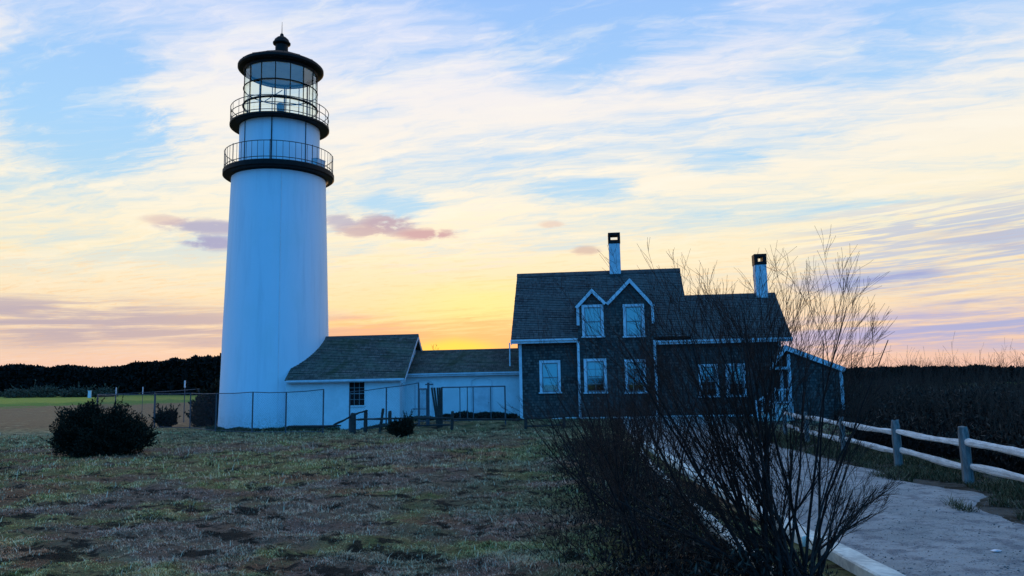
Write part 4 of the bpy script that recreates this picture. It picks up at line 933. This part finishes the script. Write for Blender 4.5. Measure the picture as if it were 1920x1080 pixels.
# far woods
def wood(name, pts, n, size, seed, label, base_z=0):
    g = np.random.default_rng(seed); P_ = []; pts = np.array(pts, float); t = np.linspace(0, 1, len(pts))
    k = int(n); s_ = g.uniform(0, 1, k); x = np.interp(s_, t, pts[:, 0]); y = np.interp(s_, t, pts[:, 1]) + g.uniform(0, 1, k) ** 1.5 * 22; h = np.interp(s_, t, pts[:, 2])
    crown = .70 + .22 * fbm(x * .22, y * .05, seed, 3) / .5 * .9 + .16 * vn(x * .45, y * .1, seed + 3); gb = h_base(x, y); z = gb - base_z + (h - gb) * crown * g.uniform(0, 1, k) ** .55
    v, f_, tt = leaf_faces(np.stack([x, y, z + base_z], 1), g.normal(0, .6, (k, 3)) + [0, 0, .5], size, g, 1.8)
    return tag(np_mesh(name, v, f_, M['far_wood'], tint=tt), label, 'wood', kind='stuff')
def wp(px_, ytop, Y_): p = at(px_, ytop, Y_); return (p.x, p.y, p.z)
wood('far_wood', [wp(-90, 690, 150), wp(0, 687, 150), wp(110, 685, 146), wp(190, 686, 142), wp(260, 679, 138), wp(340, 668, 132), wp(420, 658, 126), wp(540, 655, 122)], 70000, .62, 91, 'black line of pine woods along the left horizon')
wood('far_wood', [wp(1500, 698, 110), wp(1585, 697, 107), wp(1605, 692, 106), wp(1625, 696, 105), wp(1650, 699, 105), wp(1672, 692, 104), wp(1700, 694, 103), wp(1714, 685, 102), wp(1735, 692, 101), wp(1775, 689, 100), wp(1800, 693, 100), wp(1850, 688, 98), wp(1900, 693, 97), wp(2000, 688, 96)], 40000, .5, 92, 'dark distant woods on the right behind the thicket')
# scrub mounds at the edge of the fairway
for i, (px_, w_, h_, lab) in enumerate(((62, 5.5, 1.6, 'broad pale scrub mound at the far left below the woods'), (145, 2.4, 1.2, 'small scrub mound left of the white post by the woods'), (192, 2.2, 1.2, 'scrub mound right of the white post by the woods'))):
    p = at(px_, 740, 128); evergreen('scrub_mound', p.x, p.y, [(0, 0, h_ * .35, w_, 2, h_ * .7), (w_ * .4, 0, h_ * .45, w_ * .5, 2, h_ * .6), (-w_ * .5, 0, h_ * .3, w_ * .45, 2, h_ * .5)], lab, 5000, .13, 70 + i, 'scrub', 'scrub', stems=2)
p = at(168, 742, 122); o_ = build('marker_post', MB().box(-.22, .22, -.12, .12, -.1, 1.1).box(-.26, .26, -.15, .15, 1.1, 1.17), M['white_plastic'], loc=(p.x, p.y, gz(p.x, p.y))); tag(o_, 'short white post on the fairway below the woods', 'post')
for px_, yt, yb, w_, lab in ((347, 714, 735, .07, 'tallest white stake above the rear wire fence'), (268, 726, 740, .04, 'thin pale stake rising above the middle of the rear fence'), (218, 727, 742, .04, 'thin pale stake at the left end of the wire fence')):
    p = at(px_, yt, 52.5); o_ = empty('marker_stake', (p.x, p.y, 0)); tag(o_, lab, 'stake'); build('stake', MB().tube([(0, 0, -.1), (0, 0, p.z)], w_ * .4, 6), M['galv'], o_); build('sleeve', MB().tube([(0, 0, p.z - .45), (0, 0, p.z + .02)], w_ * .75, 6), M['white_plastic'], o_)
# weeds growing from the passage roof
bp = bpt(-4.95, 3.0, 3.94); r = empty('roof_weed', bp); tag(r, 'tiny dead weed sprouting on the passage roof ridge', 'weed')
o_ = []; gg = np.random.default_rng(4)
for i in range(5): grow((gg.normal(0, .1), 0, 0), (gg.normal(0, .25), 0, 1), gg.uniform(.15, .42), .008, 1, gg, o_, .1, .12, (2, 3), .004)
v, f_ = tubes_np(o_, 3); np_mesh('stem', v, f_, M['twig'], r)

# ------------------------------------------------------------------ grass
def grass(n, seed, ymin, ymax, hmul, wmul):
    g = np.random.default_rng(seed); a = np.radians(g.uniform(-37, 36, n)); inv = g.uniform(1 / ymax, 1 / ymin, n); R_ = 1 / inv; x = R_ * np.sin(a); y = R_ * np.cos(a)
    ok = (on_path(x, y) < .05) & ~((y > 38.2 - (x - .35) * .1) & (x > -16.5) & (x < 17)); x, y, R_ = x[ok], y[ok], R_[ok]; k = len(x)
    clump = .55 * vn(x * 2.3, y * 1.8, 41) + .45 * vn(x * 6.0, y * 4.5, 43); big = fbm(x * .6, y * .6, 44, 3); keep = g.uniform(0, 1, k) < (.06 + 2.6 * np.clip(clump - .18, 0, 1) ** 1.5); x, y, R_, clump, big = x[keep], y[keep], R_[keep], clump[keep], big[keep]; k = len(x)
    z = h_gnd(x, y); h = (.012 + .028 * clump + .05 * np.maximum(big - .47, 0)) * g.uniform(.5, 1.5, k) * hmul * np.clip(R_ / 14, .8, 2.0); w = (.0016 + .00022 * R_) * g.uniform(.6, 1.5, k) * wmul
    tall = g.uniform(0, 1, k) < .012; h = np.where(tall, h * 2.4, h)
    an = g.uniform(0, 2 * PI, k); le = g.uniform(.3, 1.6, k) * h; dx_, dy_ = np.cos(an), np.sin(an); px_, py_ = -dy_, dx_
    b = np.stack([x, y, z - .01], 1); wv = np.stack([px_ * w, py_ * w, 0 * w], 1); m_ = b + np.stack([dx_ * le * .35, dy_ * le * .35, h * .65], 1); t_ = b + np.stack([dx_ * le, dy_ * le, h], 1)
    V_ = np.stack([b - wv, b + wv, m_ + wv * .8, t_ + wv * .15, t_ - wv * .15, m_ - wv * .8], 1).reshape(-1, 3); i = np.arange(k)[:, None] * 6
    F_ = np.concatenate([i + np.array([0, 1, 2, 5]), i + np.array([5, 2, 3, 4])]); tn = np.clip(g.uniform(0, 1, k) * .85 + (clump - .5) * .3 + tall * .5, 0, 1)
    return V_, F_, np.repeat(tn, 6)
v, f_, t = grass(800000, 101, 7.2, 48, 1.0, 1.0)
tag(np_mesh('grass', v, f_, M['grass'], tint=t), 'short matted lawn grass with straw and rusty patches', 'grass', kind='stuff')
# verge tufts between path and fence
g9 = np.random.default_rng(103); n_ = 70000; yy = 8 + 22 * g9.uniform(0, 1, n_) ** 1.3; pr = path_r(yy); xx = pr + g9.uniform(-.9, 1.9, n_); cl_ = vn(xx * 2.1, yy * 1.6, 88)
ok = (cl_ > .22 + .42 * np.clip((pr + .6 - xx), 0, 1.5)); xx, yy, cl_ = xx[ok], yy[ok], cl_[ok]; k = len(xx); z = h_gnd(xx, yy) - .01; h = (.04 + .12 * cl_) * g9.uniform(.4, 1.4, k); an = g9.uniform(0, 2 * PI, k); le = h * g9.uniform(.4, 1.5, k); w = .006 * g9.uniform(.6, 1.4, k)
b = np.stack([xx, yy, z], 1); wv = np.stack([-np.sin(an) * w, np.cos(an) * w, 0 * w], 1); tp = b + np.stack([np.cos(an) * le, np.sin(an) * le, h], 1)
V_ = np.stack([b - wv, b + wv, tp + wv * .3, tp - wv * .3], 1).reshape(-1, 3); tn = np.repeat(g9.uniform(0, 1, k), 4)
tag(np_mesh('verge_grass', V_, np.arange(4 * k).reshape(-1, 4), M['verge'], tint=tn), 'ragged dark grass tufts under the split-rail fence', 'grass', kind='stuff')
# loose pebbles and one pale chip on the gravel
g9 = np.random.default_rng(105); n_ = 2600; yy = 7.5 + 14 * g9.uniform(0, 1, n_) ** 1.6; xx = path_l(yy) + .2 + (path_r(yy) - path_l(yy)) * g9.uniform(0, 1, n_); s_ = .006 + .012 * g9.uniform(0, 1, n_) ** 3; PV = []; PF = []
oc = np.array([[1, 0, 0], [0, 1, 0], [-1, 0, 0], [0, -1, 0], [0, 0, .6], [0, 0, -.6]], float); of = np.array([[0, 1, 4], [1, 2, 4], [2, 3, 4], [3, 0, 4], [1, 0, 5], [2, 1, 5], [3, 2, 5], [0, 3, 5]])
base = np.stack([xx, yy, h_base(xx, yy) + .006], 1); V_ = base[:, None, :] + oc[None] * s_[:, None, None] * g9.uniform(.6, 1.4, (n_, 6, 1)); F_ = of[None] + (np.arange(n_) * 6)[:, None, None]
tag(np_mesh('pebbles', V_.reshape(-1, 3), F_.reshape(-1, 3), M['post_wood'], nv=3), 'loose pebbles scattered on the gravel path', 'pebbles', kind='stuff')
p = at(1868, 1036, 9.15); o_ = build('paper_scrap', MB().prism([(-.05, 0), (.0, .012), (.055, .004), (.0, -.004)], -.03, .03), M['white_plastic'], loc=(p.x, p.y, h_base(p.x, p.y).item() + .02)); tag(o_, 'small white scrap lying on the gravel at lower right', 'scrap')
